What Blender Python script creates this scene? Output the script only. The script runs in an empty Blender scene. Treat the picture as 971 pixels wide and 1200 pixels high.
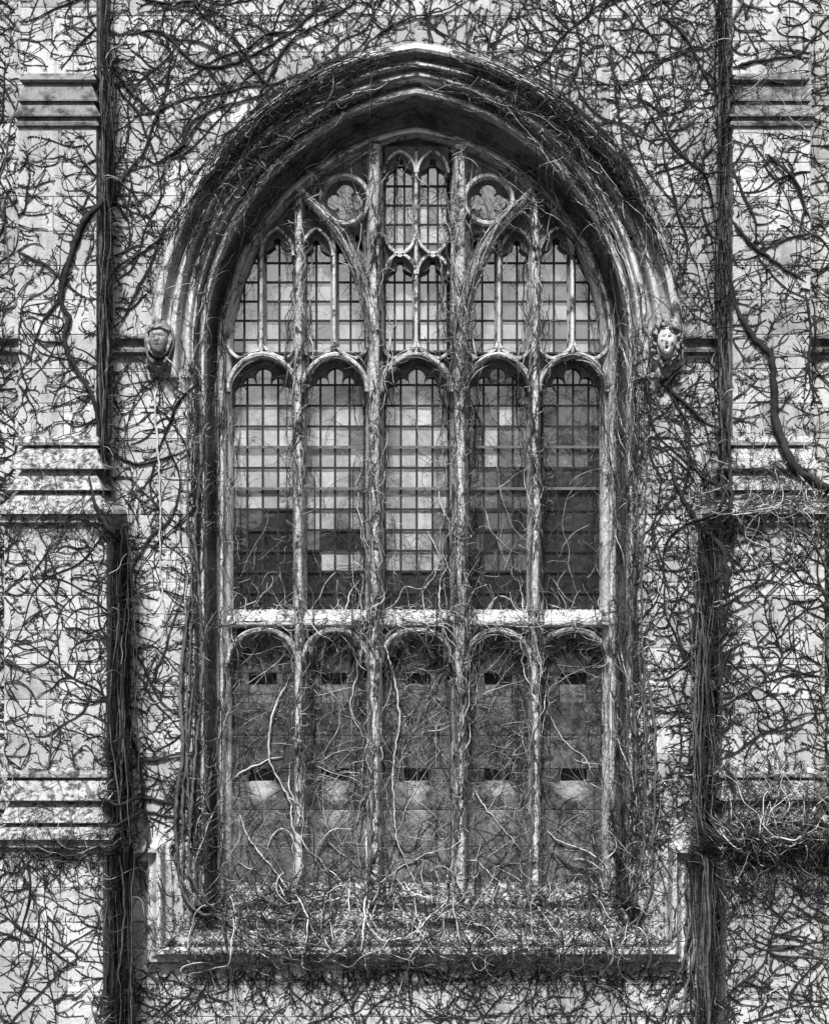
import bpy, math, random
import numpy as np
from mathutils import Vector
from mathutils.geometry import tessellate_polygon
from mathutils.bvhtree import BVHTree

random.seed(11)
rng = np.random.default_rng(11)
scene = bpy.context.scene
COL = scene.collection
R = math.radians

# ------------------------------------------------------------------ camera, sky, sun, exposure
CX, S, D, CZ = 485.5, 100.0, 25.0, 7.5          # 100 px of the photograph = 1 m on the wall face (y = 0)
cam_d = bpy.data.cameras.new('camera')
cam = bpy.data.objects.new('camera', cam_d)
COL.objects.link(cam)
cam.location = (0, -D, CZ)
cam.rotation_euler = (R(90), 0, 0)
cam_d.sensor_fit = 'VERTICAL'
cam_d.angle = 2 * math.atan(6.0 / D)
cam_d.clip_end = 2000
scene.camera = cam

SUN_EL, SUN_AZ = 55.0, 8.0                       # degrees; azimuth measured from straight behind the camera
world = bpy.data.worlds.new('World')
scene.world = world
world.use_nodes = True
wn = world.node_tree
bg = wn.nodes['Background']
sky = wn.nodes.new('ShaderNodeTexSky')
sky.sky_type = 'NISHITA'
sky.sun_disc = False
sky.sun_elevation = R(SUN_EL)
sky.sun_rotation = R(180 + SUN_AZ)
sky.dust_density = 4.0
sky.air_density = 1.0
bwn = wn.nodes.new('ShaderNodeRGBToBW')          # the picture is black and white
wn.links.new(sky.outputs[0], bwn.inputs[0])
wn.links.new(bwn.outputs[0], bg.inputs[0])
bg.inputs[1].default_value = 0.055

sun_d = bpy.data.lights.new('sun', 'SUN')
sun_d.energy = 3.6
sun_d.angle = R(5)
sun_d.color = (1.0, 0.995, 0.98)
sun = bpy.data.objects.new('sun', sun_d)
COL.objects.link(sun)
sun.location = (0, -20, 40)
to_sun = Vector((math.sin(R(SUN_AZ)) * -math.cos(R(SUN_EL)), -math.cos(R(SUN_AZ)) * math.cos(R(SUN_EL)), math.sin(R(SUN_EL))))
sun.rotation_euler = to_sun.to_track_quat('Z', 'Y').to_euler()

scene.view_settings.view_transform = 'Standard'
scene.view_settings.look = 'None'
scene.view_settings.gamma = 1.0
scene.view_settings.exposure = 1.34

# ------------------------------------------------------------------ helpers
def W(px, py, y=0.0):
    """photo pixel -> point of the place at depth y behind the wall face"""
    k = (D + y) / D
    return ((px - CX) / S * k, y, CZ - (py - 600.0) / S * k)

def tag(o, label=None, cat=None, group=None, kind=None):
    if label: o['label'] = label
    if cat: o['category'] = cat
    if group: o['group'] = group
    if kind: o['kind'] = kind
    return o

def thing(name, label, cat, loc=(0, 0, 0), group=None):
    o = bpy.data.objects.new(name, None)
    o.empty_display_size = 0.3
    COL.objects.link(o)
    o.location = loc
    return tag(o, label, cat, group)

def link(name, me, parent=None, loc=None):
    o = bpy.data.objects.new(name, me)
    COL.objects.link(o)
    if parent is not None:
        o.parent = parent
        if parent.type == 'EMPTY':
            o.location = -parent.location
    if loc is not None:
        o.location = (o.location[0] + loc[0], o.location[1] + loc[1], o.location[2] + loc[2])
    return o

def mesh(name, verts, faces, mat, smooth=False):
    me = bpy.data.meshes.new(name)
    me.from_pydata([tuple(v) for v in verts], [], faces)
    me.materials.append(mat)
    if smooth:
        me.polygons.foreach_set('use_smooth', [True] * len(me.polygons))
    me.update()
    return me

class MB:
    def __init__(self): self.v, self.f = [], []
    def add(self, v, f):
        o = len(self.v)
        self.v += [tuple(p) for p in v]
        self.f += [tuple(i + o for i in q) for q in f]
    def box(self, x0, x1, y0, y1, z0, z1):
        self.add([(x0,y0,z0),(x1,y0,z0),(x1,y1,z0),(x0,y1,z0),(x0,y0,z1),(x1,y0,z1),(x1,y1,z1),(x0,y1,z1)],
                 [(0,1,5,4),(1,2,6,5),(2,3,7,6),(3,0,4,7),(4,5,6,7),(3,2,1,0)])
    def obj(self, name, mat, parent=None, smooth=False):
        return link(name, mesh(name, self.v, self.f, mat, smooth), parent)

# ------------------------------------------------------------------ materials
def nodes(name):
    m = bpy.data.materials.new(name)
    m.use_nodes = True
    nt = m.node_tree
    return m, nt, nt.nodes, nt.links, nt.nodes['Principled BSDF']

def noise(N, L, co, scale, detail=6.0, rough=0.6, mapscale=None):
    n = N.new('ShaderNodeTexNoise')
    n.inputs['Scale'].default_value = scale
    n.inputs['Detail'].default_value = detail
    n.inputs['Roughness'].default_value = rough
    if mapscale:
        mp = N.new('ShaderNodeMapping')
        mp.inputs['Scale'].default_value = mapscale
        L.new(co, mp.inputs[0])
        co = mp.outputs[0]
    L.new(co, n.inputs['Vector'])
    return n.outputs['Fac']

def ramp(N, L, fac, stops):
    r = N.new('ShaderNodeValToRGB')
    el = r.color_ramp.elements
    while len(el) < len(stops): el.new(0.5)
    for e, (p, c) in zip(el, stops):
        e.position = p
        e.color = (c, c, c, 1)
    L.new(fac, r.inputs[0])
    return r.outputs[0]

def mixc(N, L, fac, a, b, mode='MIX'):
    m = N.new('ShaderNodeMix')
    m.data_type = 'RGBA'
    m.blend_type = mode
    for sock, val in ((m.inputs[0], fac), (m.inputs[6], a), (m.inputs[7], b)):
        if isinstance(val, (int, float)):
            sock.default_value = val if sock.type == 'VALUE' else (val, val, val, 1)
        else:
            L.new(val, sock)
    return m.outputs[2]

def stone(name, base, dark, stain_lo, stain_hi, speck=0.5, vary=0.12, bump=0.5, streak=0.5, dscale=2.3):
    """weathered limestone: clouds, vertical run-off streaks, pits and lichen specks"""
    m, nt, N, L, P = nodes(name)
    geo = N.new('ShaderNodeNewGeometry').outputs['Position']
    cloud = noise(N, L, geo, 1.1, 7, 0.65)
    c = ramp(N, L, cloud, [(0.32, base * 0.72), (0.62, base * 1.1)])
    st = noise(N, L, geo, 3.0, 5, 0.6, (4.0, 4.0, 0.35))
    sf = ramp(N, L, st, [(0.48, 0.0), (0.72, 1.0)])
    mul = N.new('ShaderNodeMath'); mul.operation = 'MULTIPLY'
    L.new(sf, mul.inputs[0]); mul.inputs[1].default_value = streak
    c = mixc(N, L, mul.outputs[0], c, base * 0.42)
    dirt = noise(N, L, geo, dscale, 9, 0.72)
    c = mixc(N, L, ramp(N, L, dirt, [(stain_lo, 0.0), (stain_hi, 1.0)]), c, dark)
    sp = noise(N, L, geo, 34.0, 4, 0.7)
    spf = ramp(N, L, sp, [(0.60, 0.0), (0.70, speck)])
    c = mixc(N, L, spf, c, dark)
    oi = N.new('ShaderNodeObjectInfo')
    mr = N.new('ShaderNodeMapRange')
    mr.inputs[3].default_value = 1 - vary; mr.inputs[4].default_value = 1 + vary * 0.5
    L.new(oi.outputs['Random'], mr.inputs[0])
    c = mixc(N, L, 1.0, c, mr.outputs[0], 'MULTIPLY')
    L.new(c, P.inputs['Base Color'])
    P.inputs['Roughness'].default_value = 0.92
    P.inputs['Specular IOR Level'].default_value = 0.25
    b1 = noise(N, L, geo, 26.0, 8, 0.7)
    bm = N.new('ShaderNodeBump')
    bm.inputs['Strength'].default_value = bump
    bm.inputs['Distance'].default_value = 0.02
    L.new(b1, bm.inputs['Height'])
    L.new(bm.outputs[0], P.inputs['Normal'])
    return m

def bark(name, lo, hi):
    m, nt, N, L, P = nodes(name)
    geo = N.new('ShaderNodeNewGeometry').outputs['Position']
    n1 = noise(N, L, geo, 14.0, 6, 0.7)
    n2 = noise(N, L, geo, 3.1, 3, 0.5)
    c = ramp(N, L, n1, [(0.3, lo), (0.7, hi)])
    c = mixc(N, L, ramp(N, L, n2, [(0.45, 0.0), (0.7, 0.6)]), c, hi * 1.4)
    L.new(c, P.inputs['Base Color'])
    P.inputs['Roughness'].default_value = 0.9
    P.inputs['Specular IOR Level'].default_value = 0.2
    bm = N.new('ShaderNodeBump'); bm.inputs['Strength'].default_value = 0.6; bm.inputs['Distance'].default_value = 0.01
    L.new(noise(N, L, geo, 60.0, 4, 0.6), bm.inputs['Height'])
    L.new(bm.outputs[0], P.inputs['Normal'])
    return m

def glass(name, tone, refl):
    """old leaded glass: a dusty pane with a mirror-like outer face"""
    m, nt, N, L, P = nodes(name)
    geo = N.new('ShaderNodeNewGeometry').outputs['Position']
    oi = N.new('ShaderNodeObjectInfo')
    c = ramp(N, L, noise(N, L, geo, 5.0, 6, 0.7, (1, 1, 0.4)), [(0.3, tone * 0.55), (0.7, tone * 1.2)])
    mr = N.new('ShaderNodeMapRange')
    mr.inputs[3].default_value = 0.7; mr.inputs[4].default_value = 1.2
    L.new(oi.outputs['Random'], mr.inputs[0])
    c = mixc(N, L, 1.0, c, mr.outputs[0], 'MULTIPLY')
    df = N.new('ShaderNodeBsdfDiffuse'); L.new(c, df.inputs[0])
    gl = N.new('ShaderNodeBsdfGlossy'); gl.inputs['Roughness'].default_value = 0.035
    gl.inputs[0].default_value = (0.85, 0.85, 0.85, 1)
    bm = N.new('ShaderNodeBump'); bm.inputs['Strength'].default_value = 0.12; bm.inputs['Distance'].default_value = 0.02
    L.new(noise(N, L, geo, 6.0, 2, 0.5), bm.inputs['Height'])
    L.new(bm.outputs[0], gl.inputs['Normal'])
    mx = N.new('ShaderNodeMixShader'); mx.inputs[0].default_value = refl
    L.new(df.outputs[0], mx.inputs[1]); L.new(gl.outputs[0], mx.inputs[2])
    L.new(mx.outputs[0], N['Material Output'].inputs[0])
    return m

def plain(name, c, rough=0.8):
    m, nt, N, L, P = nodes(name)
    geo = N.new('ShaderNodeNewGeometry').outputs['Position']
    L.new(ramp(N, L, noise(N, L, geo, 7.0, 6, 0.7), [(0.3, c * 0.6), (0.7, c * 1.3)]), P.inputs['Base Color'])
    P.inputs['Roughness'].default_value = rough
    P.inputs['Specular IOR Level'].default_value = 0.25
    return m

M_ASHLAR = stone('ashlar_stone', 0.42, 0.09, 0.52, 0.80, 0.6, 0.30, 0.6, 0.6, 1.6)
M_MOULD = stone('moulded_stone', 0.50, 0.05, 0.53, 0.62, 0.6, 0.10, 0.8, 0.55, 3.6)
M_TRACERY = stone('tracery_stone', 0.50, 0.045, 0.51, 0.58, 0.7, 0.10, 0.9, 0.7, 5.0)
M_SHADE = stone('shade_dark_stone', 0.16, 0.02, 0.48, 0.66, 0.4, 0.10, 0.6, 0.5)  # shade of the recesses put into the base colour: reveal, spandrels, quatrefoils
M_HEAD = stone('dark_head_stone', 0.13, 0.03, 0.46, 0.62, 0.5, 0.1, 0.6, 0.6)  # shade under arches put into the cusped heads; the carved cap is dark itself
M_LICHEN = stone('lichen_stone', 0.38, 0.05, 0.47, 0.57, 0.9, 0.12, 1.0, 0.9, 13.0)
M_CARVEP = stone('pale_carved_stone', 0.46, 0.03, 0.50, 0.62, 0.7, 0.05, 0.9, 0.5, 16.0)
M_GREY = stone('grey_stone', 0.17, 0.03, 0.46, 0.62, 0.6, 0.1, 0.7, 0.6, 5.0)
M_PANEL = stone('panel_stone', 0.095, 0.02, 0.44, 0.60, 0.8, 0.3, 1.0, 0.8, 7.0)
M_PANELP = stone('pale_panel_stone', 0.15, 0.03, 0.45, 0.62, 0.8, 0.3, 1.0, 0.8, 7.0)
def wash(m, pale, cz):
    """a rain-washed pale patch under the hole in the wall"""
    nt = m.node_tree; N, L = nt.nodes, nt.links; P = N['Principled BSDF']
    src = P.inputs['Base Color'].links[0].from_socket
    tc = N.new('ShaderNodeTexCoord')
    geo = N.new('ShaderNodeNewGeometry').outputs['Position']
    mp = N.new('ShaderNodeMapping'); mp.inputs['Location'].default_value = (-.5, 0, -cz); L.new(tc.outputs['Generated'], mp.inputs[0])
    sc = N.new('ShaderNodeVectorMath'); sc.operation = 'MULTIPLY'; sc.inputs[1].default_value = (1.5, 0, .8); L.new(mp.outputs[0], sc.inputs[0])
    ln = N.new('ShaderNodeVectorMath'); ln.operation = 'LENGTH'; L.new(sc.outputs[0], ln.inputs[0])
    ad = N.new('ShaderNodeMath'); ad.operation = 'ADD'; L.new(ln.outputs['Value'], ad.inputs[0])
    ns = N.new('ShaderNodeMath'); ns.operation = 'MULTIPLY'; ns.inputs[1].default_value = .7; L.new(noise(N, L, geo, 7.0, 6, .65), ns.inputs[0]); L.new(ns.outputs[0], ad.inputs[1])
    L.new(mixc(N, L, ramp(N, L, ad.outputs[0], [(.42, 1.0), (.74, 0.0)]), src, pale), P.inputs['Base Color'])
    return m
M_PWASH = wash(stone('washed_panel_stone', 0.12, 0.03, 0.45, 0.62, 0.8, 0.3, 1.0, 0.8, 7.0), 0.36, .75)
M_PWASHB = wash(stone('streaked_panel_stone', 0.13, 0.03, 0.45, 0.62, 0.8, 0.3, 1.0, 0.8, 7.0), 0.22, 1.0)
M_CARVE = stone('carved_stone', 0.27, 0.03, 0.47, 0.60, 0.8, 0.05, 1.0, 0.6, 16.0)
M_MORTAR = plain('mortar', 0.12)
M_LEAD = plain('lead_bars', 0.018, 0.6)
M_IRON = plain('iron_saddle_bar', 0.10, 0.7)
M_DARK = plain('dark_bark_leaf', 0.03)
M_BARK = bark('dark_bark', 0.006, 0.022)
M_BARKM = bark('grey_bark', 0.016, 0.10)
M_BARKP = bark('bleached_bark', 0.12, 0.46)
M_GPALE = glass('pale_glass', 0.40, 0.40)
M_GMID = glass('grey_glass', 0.12, 0.30)
M_GDARK = glass('dark_glass', 0.035, 0.26)
M_GROUND = plain('ground_grass', 0.05)
M_HALL = plain('hall_stone', 0.10)
M_LITTER = plain('dead_leaves', 0.09)
M_LEAF = plain('foliage', 0.05)

ARCH = []                                        # architecture that the creepers cling to
def arch(o):
    ARCH.append(o)
    return o

# ------------------------------------------------------------------ ground and what the panes mirror
gm = MB(); gm.add([(-400,-400,0),(400,-400,0),(400,400,0),(-400,400,0)], [(0,1,2,3)])
tag(gm.obj('ground', M_GROUND), kind='structure')

hall = thing('hall', 'low dark stone hall across the lawn, mirrored in the lower panes', 'building', (-4, -42, 0))
for x0, x1, h in ((-22, -3.6, 7.6), (-3.6, -1.3, 6.9), (-1.3, 16, 5.6)):
    b = MB(); b.box(x0, x1, -52, -42, -0.2, h)
    b.obj('wing', M_HALL, hall)
    b = MB(); b.box(x0 - 0.1, x1 - 0.02, -52.2, -41.8, h + 0.003, h + 0.3)
    b.obj('parapet', M_HALL, hall)
    for k in range(int((x1 - x0) / 2.2)):
        b = MB(); cxw = x0 + 1.1 + k * 2.2
        b.box(cxw - 0.45, cxw + 0.45, -41.97, -41.9, 1.2, 3.4)
        b.obj('window', M_GDARK, hall)

def tree(x, y, h, label):
    t = thing('tree', label, 'tree', (x, y, 0), 'trees across the lawn')
    rr = random.Random(int(x * 10))
    tm = MB()
    def limb(p, q, r0, r1):
        d = (q - p).normalized(); a = d.orthogonal().normalized(); b = d.cross(a)
        vs = [p + (a * math.cos(k) + b * math.sin(k)) * r0 for k in np.arange(6) * math.pi / 3] + \
             [q + (a * math.cos(k) + b * math.sin(k)) * r1 for k in np.arange(6) * math.pi / 3]
        tm.add(vs, [(k, (k + 1) % 6, 6 + (k + 1) % 6, 6 + k) for k in range(6)])
    base, top = Vector((x, y, -0.1)), Vector((x + 0.3, y, h * 0.75))
    limb(base, top, 0.35, 0.12)
    cl = []
    for k in range(16):
        f = rr.uniform(0.3, 0.95); p = base.lerp(top, f)
        q = p + Vector((rr.gauss(0, 1), rr.gauss(0, 1), rr.uniform(0.5, 1.6))).normalized() * h * rr.uniform(0.18, 0.32)
        limb(p, q, 0.1, 0.03); cl.append(q); cl.append(p.lerp(q, 0.6))
    tm.obj('trunk', M_BARK, t)
    lm = MB()
    for q in cl:
        for k in range(70):
            c = q + Vector((rr.gauss(0, 0.5), rr.gauss(0, 0.5), rr.gauss(0, 0.45)))
            u = Vector((rr.gauss(0,1), rr.gauss(0,1), rr.gauss(0,1))).normalized() * 0.13
            w = u.orthogonal().normalized() * 0.09
            lm.add([c - u, c + w, c + u, c - w], [(0, 1, 2, 3)])
    lm.obj('crown', M_LEAF, t)
tree(3.4, -38, 10.5, 'tall leafy tree mirrored in the right-hand panes')
tree(6.6, -40, 12.0, 'tallest tree across the lawn, beside the low wing')
tree(10.5, -39, 10.0, 'outer tree across the lawn, right of the tallest one')

# ------------------------------------------------------------------ arch curves (photo pixels)
AX = 488.0                                       # axis of the window
CURVES = [(311, 50, 400, 0), (290, 70, 400, 0), (262, 91, 400, 0), (245, 114, 398, 3), (234, 149, 395, 9), (214, 164, 392, 9)]
NA = 36
def half_curve(i, yb):
    w, ay, sy, bulge = CURVES[i]
    h = sy - ay
    rad = (w * w + h * h) / (2 * w)
    th = math.asin(min(1, h / rad)) if rad > w * 0.5 else math.pi / 2
    if w > rad: th = math.pi - th
    pts = []
    for k in range(NA + 1):
        t = k / NA; a = th * t
        x = -w + rad - rad * math.cos(a); z = rad * math.sin(a)
        b = bulge * math.sin(math.pi * t)
        pts.append((x + b * math.cos(a), sy - z + b * math.sin(a)))
    jamb = [(-w, yb + (sy - yb) * k / 14) for k in range(14)]
    return np.array(jamb + pts)
def curve(s, yb):
    i = min(4, int(s)); f = s - i
    hc = half_curve(i, yb) * (1 - f) + half_curve(i + 1, yb) * f
    left = hc + np.array([AX, 0]); right = hc[::-1][1:] * np.array([-1, 1]) + np.array([AX, 0])
    return np.vstack([left, right])
def half_w(s, py):
    i = min(4, int(s)); f = s - i
    hc = half_curve(i, 1060) * (1 - f) + half_curve(i + 1, 1060) * f
    if py >= 1060: return -hc[0][0]
    if py <= hc[-1][1]: return 0.0
    return float(np.interp(-py, -hc[:, 1], -hc[:, 0]))

def loft_order(name, prof, mat, parent, yb):
    rows = []
    for s, y in prof:
        rows.append([W(p[0], p[1], y) for p in curve(s, yb)])
    n = len(rows[0]); m = len(rows)
    v = [p for r in rows for p in r]
    f = [(a * n + k, a * n + k + 1, (a + 1) * n + k + 1, (a + 1) * n + k) for a in range(m - 1) for k in range(n - 1)]
    f += [tuple(a * n for a in range(m)), tuple(a * n + n - 1 for a in reversed(range(m)))]
    o = link(name, mesh(name, v, f, mat, True), parent)
    o.data.set_sharp_from_angle(angle=R(50))
    return arch(o)

def sweep(path, prof, yref, closed_prof=True, closed_path=False):
    """run a profile [(u across the path, y depth)] in metres along a pixel path lying in the wall plane"""
    P = np.array([(W(p[0], p[1], yref)[0], W(p[0], p[1], yref)[2]) for p in path])
    n = len(P)
    if closed_path:
        t0 = P - np.roll(P, 1, 0); t1 = np.roll(P, -1, 0) - P
    else:
        d = np.diff(P, axis=0)
        t0 = np.vstack([d[:1], d]); t1 = np.vstack([d, d[-1:]])
    t0 = t0 / np.maximum(1e-9, np.linalg.norm(t0, axis=1))[:, None]
    t1 = t1 / np.maximum(1e-9, np.linalg.norm(t1, axis=1))[:, None]
    n0 = np.stack([-t0[:, 1], t0[:, 0]], 1); n1 = np.stack([-t1[:, 1], t1[:, 0]], 1)
    nn = n0 + n1
    nn = nn / np.maximum(0.25, np.linalg.norm(nn, axis=1) ** 2)[:, None] * 2
    m = len(prof)
    v, f = [], []
    for k in range(n):
        for u, y in prof:
            v.append((P[k, 0] + nn[k, 0] * u, y, P[k, 1] + nn[k, 1] * u))
    kk = n if closed_path else n - 1
    mm = m if closed_prof else m - 1
    for k in range(kk):
        for j in range(mm):
            a, b = k * m, ((k + 1) % n) * m
            f.append((a + j, a + (j + 1) % m, b + (j + 1) % m, b + j))
    if not closed_path and closed_prof:
        f.append(tuple(range(m))[::-1]); f.append(tuple((n - 1) * m + j for j in range(m)))
    return v, f

def swept(name, path, prof, yref, mat, parent, sharp=45, **kw):
    v, f = sweep(path, prof, yref, **kw)
    o = link(name, mesh(name, v, f, mat, True), parent)
    o.data.set_sharp_from_angle(angle=R(sharp))
    return arch(o)

def plate(polys, y0, y1, yref):
    """flat pierced plate: polys = [outer, hole, ...] in pixels"""
    vs = [[Vector((W(p[0], p[1], yref)[0], W(p[0], p[1], yref)[2], 0)) for p in pl] for pl in polys]
    tri = tessellate_polygon(vs)
    flat = [p for pl in vs for p in pl]
    n = len(flat)
    v = [(p.x, y0, p.y) for p in flat] + [(p.x, y1, p.y) for p in flat]
    f = [tuple(t) for t in tri]
    o = 0
    for pl in vs:
        k = len(pl)
        f += [(o + j, o + (j + 1) % k, n + o + (j + 1) % k, n + o + j) for j in range(k)]
        o += k
    return v, f
def plated(name, polys, y0, y1, yref, mat, parent):
    v, f = plate(polys, y0, y1, yref)
    return arch(link(name, mesh(name, v, f, mat), parent))

def circ(cx, cy, r, a0, a1, n):
    return [(cx + r * math.cos(R(a0 + (a1 - a0) * k / n)), cy - r * math.sin(R(a0 + (a1 - a0) * k / n))) for k in range(n + 1)]

def mull_prof(hw, nose, back, nr):
    """mullion section: a rounded nose, hollow chamfers, a fillet against the glass"""
    return [(-hw, back), (-hw, back - 0.10), (-hw * 0.72, nose + 0.20), (-nr * 1.05, nose + 0.11), (-nr * 1.1, nose + 0.05), (-nr * 0.85, nose + 0.015), (-nr * 0.4, nose),
            (nr * 0.4, nose), (nr * 0.85, nose + 0.015), (nr * 1.1, nose + 0.05), (nr * 1.05, nose + 0.11), (hw * 0.72, nose + 0.20), (hw, back - 0.10), (hw, back)]

def block_mesh(quad, y0, y1, mat, c=0.005):
    """a squared stone from its front corners (x,z) lower-left, lower-right, upper-right, upper-left"""
    cx = sum(q[0] for q in quad) / 4; cz = sum(q[1] for q in quad) / 4
    def ins(q, d):
        return (q[0] + (d if q[0] < cx else -d), q[1] + (d if q[1] < cz else -d))
    fr = [ins(q, c) for q in quad]
    v = [(p[0], y0, p[1]) for p in fr] + [(p[0], y0 + c, p[1]) for p in quad] + [(p[0], y1, p[1]) for p in quad]
    f = [(0, 1, 2, 3)]
    for k in range(4):
        j = (k + 1) % 4
        f += [(4 + k, 4 + j, j, k), (8 + k, 8 + j, 4 + j, 4 + k)]
    return mesh('stone_block', v, f, mat)

# ------------------------------------------------------------------ wall of the bay and of the bays beyond the buttresses
wall = thing('wall', 'pale ashlar facade wall laced with bare creeper round the great window', 'wall', (0, 0, 0))
rows = []
for ra, rb in ((-190, 436), (436, 1050), (1050, 1112), (1112, 1350)):
    n = max(1, round((rb - ra) / 41.0))
    cutsy = [ra] + [ra + (rb - ra) * k / n + random.uniform(-4, 4) for k in range(1, n)] + [rb]
    rows += list(zip(cutsy, cutsy[1:]))
J = 0.0035
bed = MB()
def add_block(xa0, xa1, xb0, xb1, ya, yb):
    """trapezoid stone: (xa0,xa1) along its top ya, (xb0,xb1) along its bottom yb, in pixels"""
    q = [W(xb0, yb)[::2], W(xb1, yb)[::2], W(xa1, ya)[::2], W(xa0, ya)[::2]]
    bed.add([(p[0], 0.010, p[1]) for p in q], [(0, 1, 2, 3)])
    q = [(q[0][0] + J, q[0][1] + J), (q[1][0] - J, q[1][1] + J), (q[2][0] - J, q[2][1] - J), (q[3][0] + J, q[3][1] - J)]
    arch(link('stone_block', block_mesh(q, random.uniform(-0.003, 0.004), 0.07, M_ASHLAR), wall))
def course(xa0, xa1, xb0, xb1, ya, yb, big=False):
    L = max(xa1 - xa0, xb1 - xb0)
    n = max(1, round(L / random.uniform(75, 105)))
    cuts = [0.0]
    for k in range(1, n):
        cuts.append((k + random.uniform(-0.22, 0.22)) / n)
    cuts.append(1.0)
    la = lambda t: xa0 + (xa1 - xa0) * t
    lb = lambda t: xb0 + (xb1 - xb0) * t
    for t0, t1 in zip(cuts, cuts[1:]):
        def xx(t, top):
            if t == 0: return xa0 if top else xb0
            if t == 1: return xa1 if top else xb1
            return (la(t) + lb(t)) / 2
        a0, a1, b0, b1 = xx(t0, 1), xx(t1, 1), xx(t0, 0), xx(t1, 0)
        if a1 - a0 < 3: a0 = a1 = (a0 + a1) / 2
        add_block(a0, max(a1, a0 + 2), b0, max(b1, b0 + 2), ya, yb)
for ya, yb in rows:
    wa = half_w(1.03, ya) if yb <= 437 else (262 if yb <= 1051 else (262 if yb <= 1113 else 0))
    wb = half_w(1.03, yb) if yb <= 437 else wa
    if wa == 0 and wb == 0:
        course(118, 855, 118, 855, ya, yb)
    else:
        course(118, AX - wa, 118, AX - wb, ya, yb)
        course(AX + wa, 855, AX + wb, 855, ya, yb)
    course(-120, 30, -120, 30, ya, yb)
    course(942, 1092, 942, 1092, ya, yb)
for x0, x1 in ((-1400, -120), (1092, 2372)):
    q = [W(x0, 1350), W(x1, 1350), W(x1, -190), W(x0, -190)]
    bed.add([(p[0], -0.002, p[2]) for p in q], [(0, 1, 2, 3)])
arch(bed.obj('mortar_bed', M_MORTAR, wall))
q = MB(); q.box(-14, 14, 1.0, 1.4, -0.2, 15.4); q.obj('wall_core', M_MORTAR, wall)
q = MB(); q.box(-14, 14, -0.15, 1.4, 15.41, 15.7); q.obj('coping', M_MOULD, wall)

STRING = [(0.035, 0.02), (0.0, -0.10), (-0.012, -0.125), (-0.035, -0.125), (-0.05, -0.075), (-0.11, -0.05), (-0.14, -0.06), (-0.155, -0.085), (-0.19, -0.085), (-0.21, -0.05), (-0.235, 0.02)]
for xa, xb in ((-130, 24), (116, 178), (800, 856), (947, 1100)):
    swept('string_course', [(xa, 394), (xb, 394)], STRING, 0, M_GREY, wall, 35)
SILLSTR = [(0.02, 0.02), (0.0, -0.17), (-0.015, -0.20), (-0.06, -0.20), (-0.08, -0.13), (-0.13, -0.08), (-0.17, -0.09), (-0.20, -0.05), (-0.22, 0.02)]
swept('drip_mould', [(116, 990), (192, 990), (192, 1108), (784, 1108), (784, 990), (856, 990)], SILLSTR, 0, M_MOULD, wall, 35)

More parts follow.
